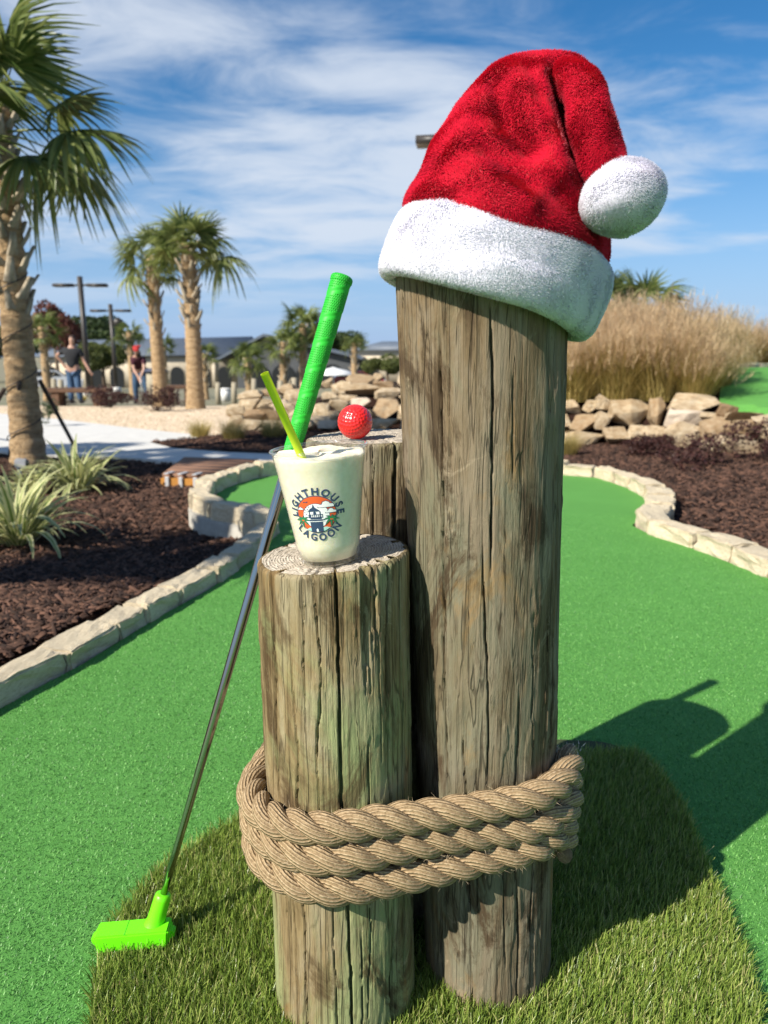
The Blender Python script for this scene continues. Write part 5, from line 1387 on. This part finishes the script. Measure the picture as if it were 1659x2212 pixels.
# pompom
pc_ = np.array(at_y(1343, 428, .706)); a_ = np.linspace(0, 2 * np.pi, 60, endpoint=False); e_ = np.linspace(-np.pi / 2 + .02, np.pi / 2 - .02, 36)
A_, E_ = np.meshgrid(a_, e_); q = np.stack([np.cos(E_) * np.cos(A_), np.cos(E_) * np.sin(A_), np.sin(E_)], -1)
rad_ = 1 + .05 * vn(A_ / 6.2832, (E_ + 1.6) / 3.2, 5, 4, 81)
q = q * rad_[..., None] * np.array([.0360, .034, .0318]); rt_ = R(18); q2 = q.copy(); q2[..., 0] = q[..., 0] * np.cos(rt_) - q[..., 2] * np.sin(rt_); q2[..., 2] = q[..., 0] * np.sin(rt_) + q[..., 2] * np.cos(rt_)
V = q2.reshape(-1, 3) + pc_ - HO; F = grid_faces(60, 36, True)
if np.dot(np.cross(V[F[900, 1]] - V[F[900, 0]], V[F[900, 2]] - V[F[900, 0]]), V[F[900, 0]] - (pc_ - HO)) < 0: F = F[:, ::-1]
pom = link('pompom', mesh_np('pompom', V, F, smooth=True), M_whtbase, hat)
fv, ff, ft = fur_np(V, F, 46000, .0033, .00042, 63, .6, 120, .1)
stuff(link('plush_pile', fur_mesh(fv, ff, ft), M_wht, pom))

# ================================================================== ball
n = 0
bm = bmesh.new(); bmesh.ops.create_icosphere(bm, subdivisions=6, radius=1.0)
co = np.array([v.co[:] for v in bm.verts]); nd = 330
gi = np.arange(nd) + .5; ph = np.arccos(1 - 2 * gi / nd); tq = np.pi * (1 + 5 ** .5) * gi
dp = np.stack([np.cos(tq) * np.sin(ph), np.sin(tq) * np.sin(ph), np.cos(ph)], -1)
rot = np.array(Matrix.Rotation(.9, 3, 'X') @ Matrix.Rotation(.5, 3, 'Y')); dp = dp @ rot.T
dist = np.arccos(np.clip((co @ dp.T).max(1), -1, 1)); rdim = .104
co *= (1 - .030 * np.clip(1 - (dist / rdim) ** 2, 0, 1))[:, None] * .02135
for v, c_ in zip(bm.verts, co): v.co = c_
me = bpy.data.meshes.new('golf_ball'); bm.to_mesh(me); bm.free(); me.polygons.foreach_set('use_smooth', np.ones(len(me.polygons), bool))
M_ball = NT('red_ball').p(color=(.72, .022, .022), rough=.28, spec=.5, coat=.35, sss=.05); M_ball.b.inputs['Coat Roughness'].default_value = .12; M_ball = M_ball.m
bp_ = at_y(767, 909.5, .905); zb = BP['zt'] + .03 * (bp_.x - BP['tx'])
ball = link('golf_ball', me, M_ball, None, (bp_.x, .905, zb + .0213 + .0006)); tag(ball, 'glossy red dimpled golf ball resting on the back post', 'golf ball')

# ================================================================== cup, drink and straw
CUP = Vector((-.0560, .7400, .5603 + .085 * (-.056 + .0544) + .0012)); CT = R(4.9)
cupM = Matrix.Translation(CUP) @ Matrix.Rotation(-CT, 4, 'Y') @ Matrix.Diagonal((1, 1, .95, 1))
r_b, r_t, h_c = .0302, .0470, .122
def cr(z): return r_b + (r_t - r_b) * z / h_c
def lathe(name, prof, n=72, smooth=True):
    th = np.linspace(0, 2 * np.pi, n, endpoint=False)
    V = np.array([[(r * math.cos(a), r * math.sin(a), z) for a in th] for r, z in prof]).reshape(-1, 3)
    return mesh_np(name, V, grid_faces(n, len(prof), True), smooth=smooth)
t = NT('clear_plastic')
gl = t.n.new('ShaderNodeBsdfGlossy'); gl.inputs['Roughness'].default_value = .08; gl.inputs['Color'].default_value = (1, 1, 1, 1)
trn = t.n.new('ShaderNodeBsdfTransparent'); trn.inputs['Color'].default_value = (.94, .96, .97, 1)
dif = t.n.new('ShaderNodeBsdfTranslucent'); dif.inputs['Color'].default_value = (.85, .88, .9, 1)
lw = t.n.new('ShaderNodeLayerWeight'); lw.inputs['Blend'].default_value = .5
m1 = t.n.new('ShaderNodeMixShader'); t.l.new(t.math('ADD', t.math('MULTIPLY', t.math('POWER', lw.outputs['Facing'], 3.0), .8), .03), m1.inputs[0]); t.l.new(trn.outputs[0], m1.inputs[1]); t.l.new(gl.outputs[0], m1.inputs[2])
fz = t.noise(90, 5, .7); m2 = t.n.new('ShaderNodeMixShader'); t.l.new(t.ramp(fz, [(.4, .04), (.75, .16)]), m2.inputs[0]); t.l.new(m1.outputs[0], m2.inputs[1]); t.l.new(dif.outputs[0], m2.inputs[2])
t.l.new(m2.outputs[0], t.out.inputs[0]); M_clear = t.m
cup = thing('plastic_cup', 'clear plastic cup with a round printed emblem on the shortest post', 'cup', (0, 0, 0)); cup.matrix_world = cupM
prof = [(.0002, .0035), (.022, .0035), (.0275, .0012), (.0292, .0), (.0300, .0015), (.0302, .006), (.0310, .0065), (.0313, .013)] + [(cr(z), z) for z in np.linspace(.014, .103, 14)] + [(cr(.105) + .0004, .105), (cr(.108) + .0006, .108), (cr(.120) + .0003, .1195)]
link('cup_wall', lathe('cup_wall', prof), M_clear, cup)
th = np.linspace(0, 2 * np.pi, 97)[:-1]
ring = np.stack([(r_t + .0010) * np.cos(th), (r_t + .0010) * np.sin(th), np.full(96, h_c)], -1)
ring = np.vstack([ring, ring[:2]]); link('rim', tube_mesh('rim', ring, .0017, 10, cap=False), M_clear, cup)
t = NT('frozen_drink'); v = t.noise(160, 5, .7); v2 = t.noise(25, 4)
t.p(color=t.mix(t.math('MULTIPLY', v2, .25), t.ramp(v, [(.35, (.84, .73, .52)), (.65, (.91, .81, .62))]), (.88, .82, .66)), rough=.45, sss=.35, spec=.4)
t.b.inputs['Subsurface Radius'].default_value = (.012, .009, .005); t.b.inputs['Subsurface Scale'].default_value = .6
t.bump(v, .25, .001); M_drink = t.m
fill = [(.0002, .0045), (.0285, .0048), (.0297, .012)] + [(cr(z) - .0004, z) for z in np.linspace(.015, .112, 14)]
nd_ = 96; th = np.linspace(0, 2 * np.pi, nd_, endpoint=False)
Vd = [[(r * math.cos(a), r * math.sin(a), z) for a in th] for r, z in fill]
lvl = .1155 + .0020 * np.cos(th - 2.6) + .0012 * np.sin(th * 5)
for k_, rr2 in enumerate((1.0, .97, .9, .7, .45, .2, .01)):
    Vd.append([(rr2 * (cr(.114) - .0006) * math.cos(a), rr2 * (cr(.114) - .0006) * math.sin(a), (l + (.0015 if k_ else 0) + .002 * mnoise.noise(Vector((rr2 * 5 * math.cos(a), rr2 * 5 * math.sin(a), 3)))) if k_ else l) for a, l in zip(th, lvl)])
dr = link('frozen_drink', mesh_np('frozen_drink', np.array(Vd).reshape(-1, 3), grid_faces(nd_, len(Vd), True), smooth=True), M_drink); dr.matrix_world = cupM
tag(dr, 'pale creamy frozen drink filling the plastic cup', 'drink')
# straw
sA = at_y(571, 806, .690); sB = at_y(651, 985, .712)
ex = sB + (sB - sA).normalized() * .075
t = NT('lime_straw').p(color=(.80, .94, .06), rough=.35, spec=.4)
tr = t.n.new('ShaderNodeBsdfTranslucent'); tr.inputs['Color'].default_value = (.80, .94, .06, 1); mx = t.n.new('ShaderNodeMixShader'); mx.inputs[0].default_value = .45
t.l.new(t.b.outputs[0], mx.inputs[1]); t.l.new(tr.outputs[0], mx.inputs[2]); t.l.new(mx.outputs[0], t.out.inputs[0]); M_straw = t.m
V1, F1, _ = tube_np([tuple(sA), tuple(sA.lerp(ex, .5)), tuple(ex)], .0040, 20, cap=False)
V2, F2, _ = tube_np([tuple(sA), tuple(sA.lerp(ex, .5)), tuple(ex)], .0034, 20, cap=False)
F2[0] = F2[0][:, ::-1]
rimf = np.stack([np.arange(20), (np.arange(20) + 1) % 20, (np.arange(20) + 1) % 20 + 60, np.arange(20) + 60], -1)
V, F, _ = join_np([(V1, F1, None), (V2, F2, None)]); F = [np.vstack(F + [rimf])]
stw = link('drinking_straw', mesh_np('drinking_straw', V, F, smooth=True), M_straw); tag(stw, 'bright lime green straw standing in the cup', 'straw')

# ---- printed emblem, laid on the cup wall
def ink(name, col): return NT(name).p(color=col, rough=.55, spec=.3).m
I_navy, I_or, I_white, I_green, I_teal = ink('navy_ink', (.035, .062, .120)), ink('orange_ink', (.72, .115, .030)), ink('white_ink', (.84, .84, .82)), ink('green_ink', (.03, .22, .075)), ink('teal_ink', (.40, .66, .57))
LZ, LA, SC = .0585, -.13 - math.pi / 2, .1085 / 1000
emblem = None
def emb(name, polys, mat, layer):
    """polys: outlines in picture units (x right, y down) around the emblem centre"""
    bm = bmesh.new()
    for pl_ in polys:
        vs = [bm.verts.new((x * SC, -y * SC, 0)) for x, y in pl_]
        try: bm.faces.new(vs)
        except ValueError: pass
    bmesh.ops.triangulate(bm, faces=bm.faces[:])
    return wrap(name, bm, mat, layer)
def wrap(name, bm, mat, layer):
    for k in range(-14, 15):
        bmesh.ops.bisect_plane(bm, geom=bm.verts[:] + bm.edges[:] + bm.faces[:], plane_co=(k * .002, 0, 0), plane_no=(1, 0, 0))
    for v in bm.verts:
        z = LZ + v.co.y; r = cr(z); a = LA + v.co.x / cr(LZ); r += .00022 + .00007 * layer
        v.co = (r * math.cos(a), r * math.sin(a), z)
    bmesh.ops.recalc_face_normals(bm, faces=bm.faces[:])
    me = bpy.data.meshes.new(name); bm.to_mesh(me); bm.free()
    return link(name, me, mat, emblem)
emblem = link('emblem', None, None, cup)
def circ(x, y, r, n=48, a0=0, a1=2 * math.pi): return [(x + r * math.cos(a), y + r * math.sin(a)) for a in np.linspace(a0, a1, n, endpoint=False)]
cut = lambda pts, ymax: [(x, min(y, ymax)) for x, y in pts]
emb('emblem_outline', [circ(0, 0, 186, 64)], I_navy, 0)
emb('emblem_disc', [circ(0, 0, 178, 64)], I_or, 1)
emb('emblem_sun', [circ(-3, 14, 124, 48)], I_navy, 2); emb('emblem_sun', [circ(-3, 14, 119, 48)], I_white, 3)
emb('emblem_water', [[(-118, 150), (-80, 128), (-30, 138), (30, 132), (80, 126), (122, 140), (104, 144), (70, 163), (0, 177), (-70, 163)]], I_teal, 4)
def cloud(x, y, s): return [(x - 62 * s, y + 16 * s), (x - 66 * s, y + 4 * s), (x - 50 * s, y - 8 * s), (x - 34 * s, y - 10 * s), (x - 22 * s, y - 34 * s), (x + 4 * s, y - 40 * s), (x + 26 * s, y - 28 * s), (x + 34 * s, y - 14 * s), (x + 58 * s, y - 10 * s), (x + 68 * s, y + 4 * s), (x + 64 * s, y + 16 * s)]
def grow(pl_, d):
    cx0 = sum(p[0] for p in pl_) / len(pl_); cy0 = sum(p[1] for p in pl_) / len(pl_)
    return [(x + d * (1 if x > cx0 else -1), y + d * (1 if y > cy0 else -1)) for x, y in pl_]
for x, y, s in ((92, -84, 1.05), (132, -22, .72), (-142, -58, .40)):
    emb('emblem_cloud', [grow(cloud(x, y, s), 5)], I_navy, 4); emb('emblem_cloud', [cloud(x, y, s)], I_white, 5)
emb('emblem_birds', [[(-112, -138), (-98, -126), (-88, -132), (-92, -120), (-102, -116)], [(-86, -126), (-70, -132), (-56, -128), (-70, -122), (-78, -114)]], I_navy, 4)
emb('emblem_dots', [circ(x, y, 6, 8) for x, y in ((-86, -72), (-62, -78), (-98, -48), (-74, -52), (-50, -58), (-104, -24), (-82, -30), (-60, -34), (-90, -4))], I_navy, 5)
# lighthouse
emb('emblem_lighthouse', [[(-20 - 3, -98), (-17, -98), (-12, -84), (-8, -72), (32, -40), (34, -30), (-72, -30), (-70, -40), (-30, -72), (-26, -84)], [(-68, 62), (-66, 172), (50, 172), (52, 62), (72, 72 - 12), (72, 50), (-86, 50), (-86, 60)],
                           [(-60, 30), (44, 30), (44, 46), (-60, 46)], [(-66, -30), (-56, -30), (-56, 32), (-66, 32)], [(30, -30), (40, -30), (40, 32), (30, 32)], [(-76, 26), (58, 26), (58, 34), (-76, 34)], [(-76, -2), (58, -2), (58, 4), (-76, 4)]] +
    [[(x, 2), (x + 7, 2), (x + 7, 28), (x, 28)] for x in (-74, -56, -38, -20, -2, 16, 34, 51)] + [[(-26, -4), (-26, -18)] + circ(-13, -18, 13, 9, math.pi, 2 * math.pi) + [(0, -18), (0, -4)]], I_navy, 6)
emb('emblem_door', [[(-16, 172), (-16, 148), (-6, 138), (2, 148), (2, 172)], [(-84, 66), (70, 66), (70, 72), (-84, 72)]], I_white, 7)
def leafp(x, y, a, L, w):
    dx, dy = math.cos(a), math.sin(a); n_ = (-dy, dx); o_ = []
    for f, k in ((0, .3), (.3, 1), (.65, .9), (1, 0)): o_.append((x + dx * L * f + n_[0] * w * k, y + dy * L * f + n_[1] * w * k + L * .35 * f * f))
    for f, k in ((.65, -.5), (.3, -.6), (0, -.3)): o_.append((x + dx * L * f + n_[0] * w * k, y + dy * L * f + n_[1] * w * k + L * .35 * f * f))
    return o_
for sx in (-1, 1):
    cx0, cy0 = (-138, 50) if sx < 0 else (132, 50)
    lv = [(-2.9, 78), (-2.3, 72), (-1.4, 58), (-.75, 78), (-.2, 76), (.5, 66), (1.6, 62), (2.6, 66)]
    emb('emblem_palm', [leafp(cx0, cy0, a, L + 7, 13) for a, L in lv], I_navy, 6)
    emb('emblem_palm', [leafp(cx0, cy0, a, L, 8.5) for a, L in lv], I_green, 7)
    emb('emblem_palm', [circ(cx0 - 6, cy0 + 6, 7, 10), circ(cx0 + 8, cy0 + 8, 7, 10)], I_or, 8)
# lettering
def glyph(ch):
    cu = bpy.data.curves.new('glyph', 'FONT'); cu.body = ch; cu.size = 1.0; cu.offset = .038; cu.align_x = 'CENTER'; cu.resolution_u = 4
    o_ = bpy.data.objects.new('glyph', cu); C.objects.link(o_)
    dg = bpy.context.evaluated_depsgraph_get(); dg.update()
    me = bpy.data.meshes.new_from_object(o_.evaluated_get(dg)); bpy.data.objects.remove(o_, do_unlink=True); bpy.data.curves.remove(cu)
    return me
gc = {}
def letters(word, rad, a_mid, a_step, size, top, widths):
    tot = sum(widths); pos = 0
    for ch, w in zip(word, widths):
        f = (pos + w / 2) / tot - .5; pos += w
        ang = a_mid + (f if top else -f) * a_step
        if ch not in gc: gc[ch] = glyph(ch)
        bm = bmesh.new(); bm.from_mesh(gc[ch])
        ca, sa = math.cos(ang), math.sin(ang)      # picture axes, y down
        ux, uy = (-sa, ca) if top else (sa, -ca)   # reading direction
        rx, ry = (ca, sa) if top else (-ca, -sa)   # letter up
        for v in bm.verts:
            lx_, ly_ = v.co.x * size, (v.co.y - .35) * size * 1.05
            X_ = rad * ca + ux * lx_ + rx * ly_; Y_ = rad * sa + uy * lx_ + ry * ly_
            v.co = (X_ * SC, -Y_ * SC, 0)
        bmesh.ops.triangulate(bm, faces=bm.faces[:])
        wrap('letter', bm, I_navy, 1)
letters('LIGHTHOUSE', 226, -math.pi / 2 - .01, R(196), 92, True, [.8, .42, 1.05, 1, .9, 1, 1.1, 1, .85, .85])
letters('LAGOON', 230, math.pi / 2 - .0, R(124), 94, False, [.85, 1, 1.1, 1.12, 1.12, 1])

# ================================================================== putter
M_lime = NT('neon_green_rubber').p(color=(.16, .84, .010), rough=.38, spec=.4, sss=.05).m
t = NT('green_grip'); uvn = t.tc('UV'); sp_ = t.n.new('ShaderNodeSeparateXYZ'); t.l.new(uvn, sp_.inputs[0])
uvm = t.map((26, 400, 1), src=uvn)
# staggered pits on the upper part of every wrap
rowi = t.math('FLOOR', t.math('MULTIPLY', sp_.outputs[1], 330.0)); odd = t.math('MULTIPLY', t.math('MODULO', rowi, 2.0), .5)
fu = t.math('SUBTRACT', t.math('FRACT', t.math('ADD', t.math('MULTIPLY', sp_.outputs[0], 30.0), odd)), .5); fv_ = t.math('SUBTRACT', t.math('FRACT', t.math('MULTIPLY', sp_.outputs[1], 330.0)), .5)
rd = t.math('SQRT', t.math('ADD', t.math('MULTIPLY', fu, fu), t.math('MULTIPLY', fv_, fv_)))
pit = t.ramp(rd, [(.22, 1.0), (.40, 0.0)])
wrp = t.math('FRACT', t.math('SUBTRACT', t.math('MULTIPLY', sp_.outputs[1], 30.0), sp_.outputs[0]))
msk = t.ramp(wrp, [(.18, 0.0), (.24, 1.0), (.84, 1.0), (.90, 0.0)])
hp_ = t.math('MULTIPLY', pit, msk)
t.p(color=t.mix(t.math('MULTIPLY', hp_, .45), (.030, .520, .040), (.012, .27, .016)), rough=.5, spec=.3)
t.bump(t.math('SUBTRACT', 1.0, hp_), 1.0, .0012); M_grip = t.m
M_chrome = NT('chrome_shaft').p(color=(.36, .36, .35), rough=.09, metal=1.0).m
HB = at_z(328.6, 2006, .030); HB.z = .024; GT = at_y(740, 596, .975)
put = thing('putter', 'putter with a neon green rubber head and green grip leaning on the posts', 'putter', HB)
ax3 = GT - HB; LP = ax3.length; dz3 = ax3.normalized()
g0 = LP - .262
shaft_s = np.concatenate([[.04], np.repeat(np.linspace(.12, g0, 12), 2)[:-1], [g0 + .02]])
rs = np.interp(shaft_s, [0, LP], [.0048, .0076])
sr = np.repeat(np.linspace(.0049, .0074, 12), 2)
shaft_r = np.concatenate([[.0048], sr[:len(shaft_s) - 2], [.0074]])
shaft_s = shaft_s + np.concatenate([[0], np.tile([0, .0015], 12)[:len(shaft_s) - 2], [0]])
link('shaft', tube_mesh('shaft', [tuple(dz3 * q) for q in shaft_s], shaft_r, 24), M_chrome, put)
gs = np.linspace(g0, LP, 240); ng = 56
P = np.array([tuple(dz3 * q) for q in gs]); V, F, uv = tube_np(P, 1.0, ng)
f_ = (gs - g0) / (LP - g0); base_r = .0100 + (.0132 - .0100) * f_
ug = (np.arange(ng) / ng)[None]; saw = (((gs - g0) * 30.0)[:, None] - ug) % 1.0
rel = .0007 * np.clip((saw - .05) / .10, 0, 1) - .0005 * saw
rg = base_r[:, None] + rel
cap_k = np.where(gs > LP - .008, .0007, 0); rg += cap_k[:, None]; rg[-4:] *= np.array([1, .97, .92, .80])[:, None]
Vg = V[:-2].reshape(240, ng, 3); ctr_ = P[:, None]; Vg = ctr_ + (Vg - ctr_) * rg[..., None]; V = np.vstack([Vg.reshape(-1, 3), V[-2:]])
link('grip', mesh_np('grip', V, F, uv, True), M_grip, put)
# head: rounded two-way block with a raised hosel
bm = bmesh.new(); bmesh.ops.create_cube(bm, size=1.0); bmesh.ops.scale(bm, vec=(.1085, .029, .0245), verts=bm.verts)
for v in bm.verts:
    if v.co.z < 0: v.co.x *= .95
bmesh.ops.bevel(bm, geom=[e for e in bm.edges if abs(e.verts[0].co.x - e.verts[1].co.x) < .01], offset=.007, segments=4, affect='EDGES')
bmesh.ops.bevel(bm, geom=[e for e in bm.edges if e.calc_face_angle(0) > .5], offset=.0022, segments=2, affect='EDGES')
me = bpy.data.meshes.new('head'); bm.to_mesh(me); bm.free()
hd = link('head', me, M_lime, put, (-.022, -.006, .002), (0, R(-2), R(4)))
link('sight_line', boxm('sight_line', -.008, 0, .01240, .0006, .028, .0004), ink('groove', (.03, .35, .01)), hd)
hv, hf_, hu = tube_np([tuple(dz3 * q) for q in (-.004, .006, .012, .02, .032, .048, .0535, .0555)], [.021, .017, .0135, .0118, .0112, .0108, .0100, .0075], 28)
link('hosel', mesh_np('hosel', hv, hf_, hu, True), M_lime, put)

# ================================================================== long artificial grass around the posts
gp_px = [(190, 2300), (195, 2212), (202, 2100), (240, 1990), (330, 1890), (430, 1815), (520, 1760), (640, 1690), (800, 1630), (1000, 1600), (1150, 1590), (1245, 1592), (1320, 1600), (1400, 1642), (1468, 1730), (1512, 1830), (1560, 1950), (1612, 2080), (1642, 2180), (1655, 2300)]
gpoly = [at_z(x, y, .012) for x, y in gp_px]
gpoly += [Vector((.36, .42, 0)), Vector((.1, .30, 0)), Vector((-.2, .34, 0))]
gsm = smooth_path(gpoly, 260, True)[:, :2]
pc2 = [(p[0], p[1], .005) for p in gsm]
t = NT('turf_backing'); v = t.noise(300, 3); t.p(color=t.ramp(v, [(.3, (.020, .034, .010)), (.7, (.06, .085, .025))]), rough=.95); t.bump(v, .6, .004)
patch = link('long_turf_patch', poly_sheet('long_turf_patch', pc2), t.m)
tag(patch, 'rounded patch of longer olive green artificial grass around the posts', 'artificial grass'); stuff(patch)
n = 330000
x = U(-.75, .95, n); y = .36 + .95 * rng.random(n)
k = in_poly(x, y, pc2) & (np.abs(x) < .06 + .60 * y)
x, y = x[k], y[k]
ok = np.ones(len(x), bool)
for P in (FP, TP, BP): ok &= np.hypot(x - P['bx'], y - P['by']) > P['r0'] - .002
x, y = x[ok], y[ok]; n = len(x)
az = np.where(x > .15, U(-1.2, 1.9, n), U(0, 6.28, n)) + rng.normal(0, .5, n)
V, F, uv, tn = blades(np.stack([x, y, np.full(n, .005)], -1), az, np.abs(rng.normal(.22, .25, n)), U(.014, .029, n), U(.0010, .0018, n), U(-.1, .9, n), 2, twist=rng.normal(0, .5, n), wprof=lambda t: 1 - .75 * t ** 2)
t = NT('long_turf'); a_ = t.attr('tint')
c = t.ramp(a_, [(0.0, (.085, .145, .022)), (.45, (.205, .305, .050)), (.78, (.330, .430, .085)), (.93, (.43, .45, .15)), (1.0, (.52, .47, .22))])
t.p(color=c, rough=.34, spec=.4)
tr = t.n.new('ShaderNodeBsdfTranslucent'); t.l.new(c, tr.inputs['Color']); mx = t.n.new('ShaderNodeMixShader'); mx.inputs[0].default_value = .30
t.l.new(t.b.outputs[0], mx.inputs[1]); t.l.new(tr.outputs[0], mx.inputs[2]); t.l.new(mx.outputs[0], t.out.inputs[0])
stuff(link('grass_blades', mesh_np('grass_blades', V, F, attr={'tint': tn}), t.m, patch))
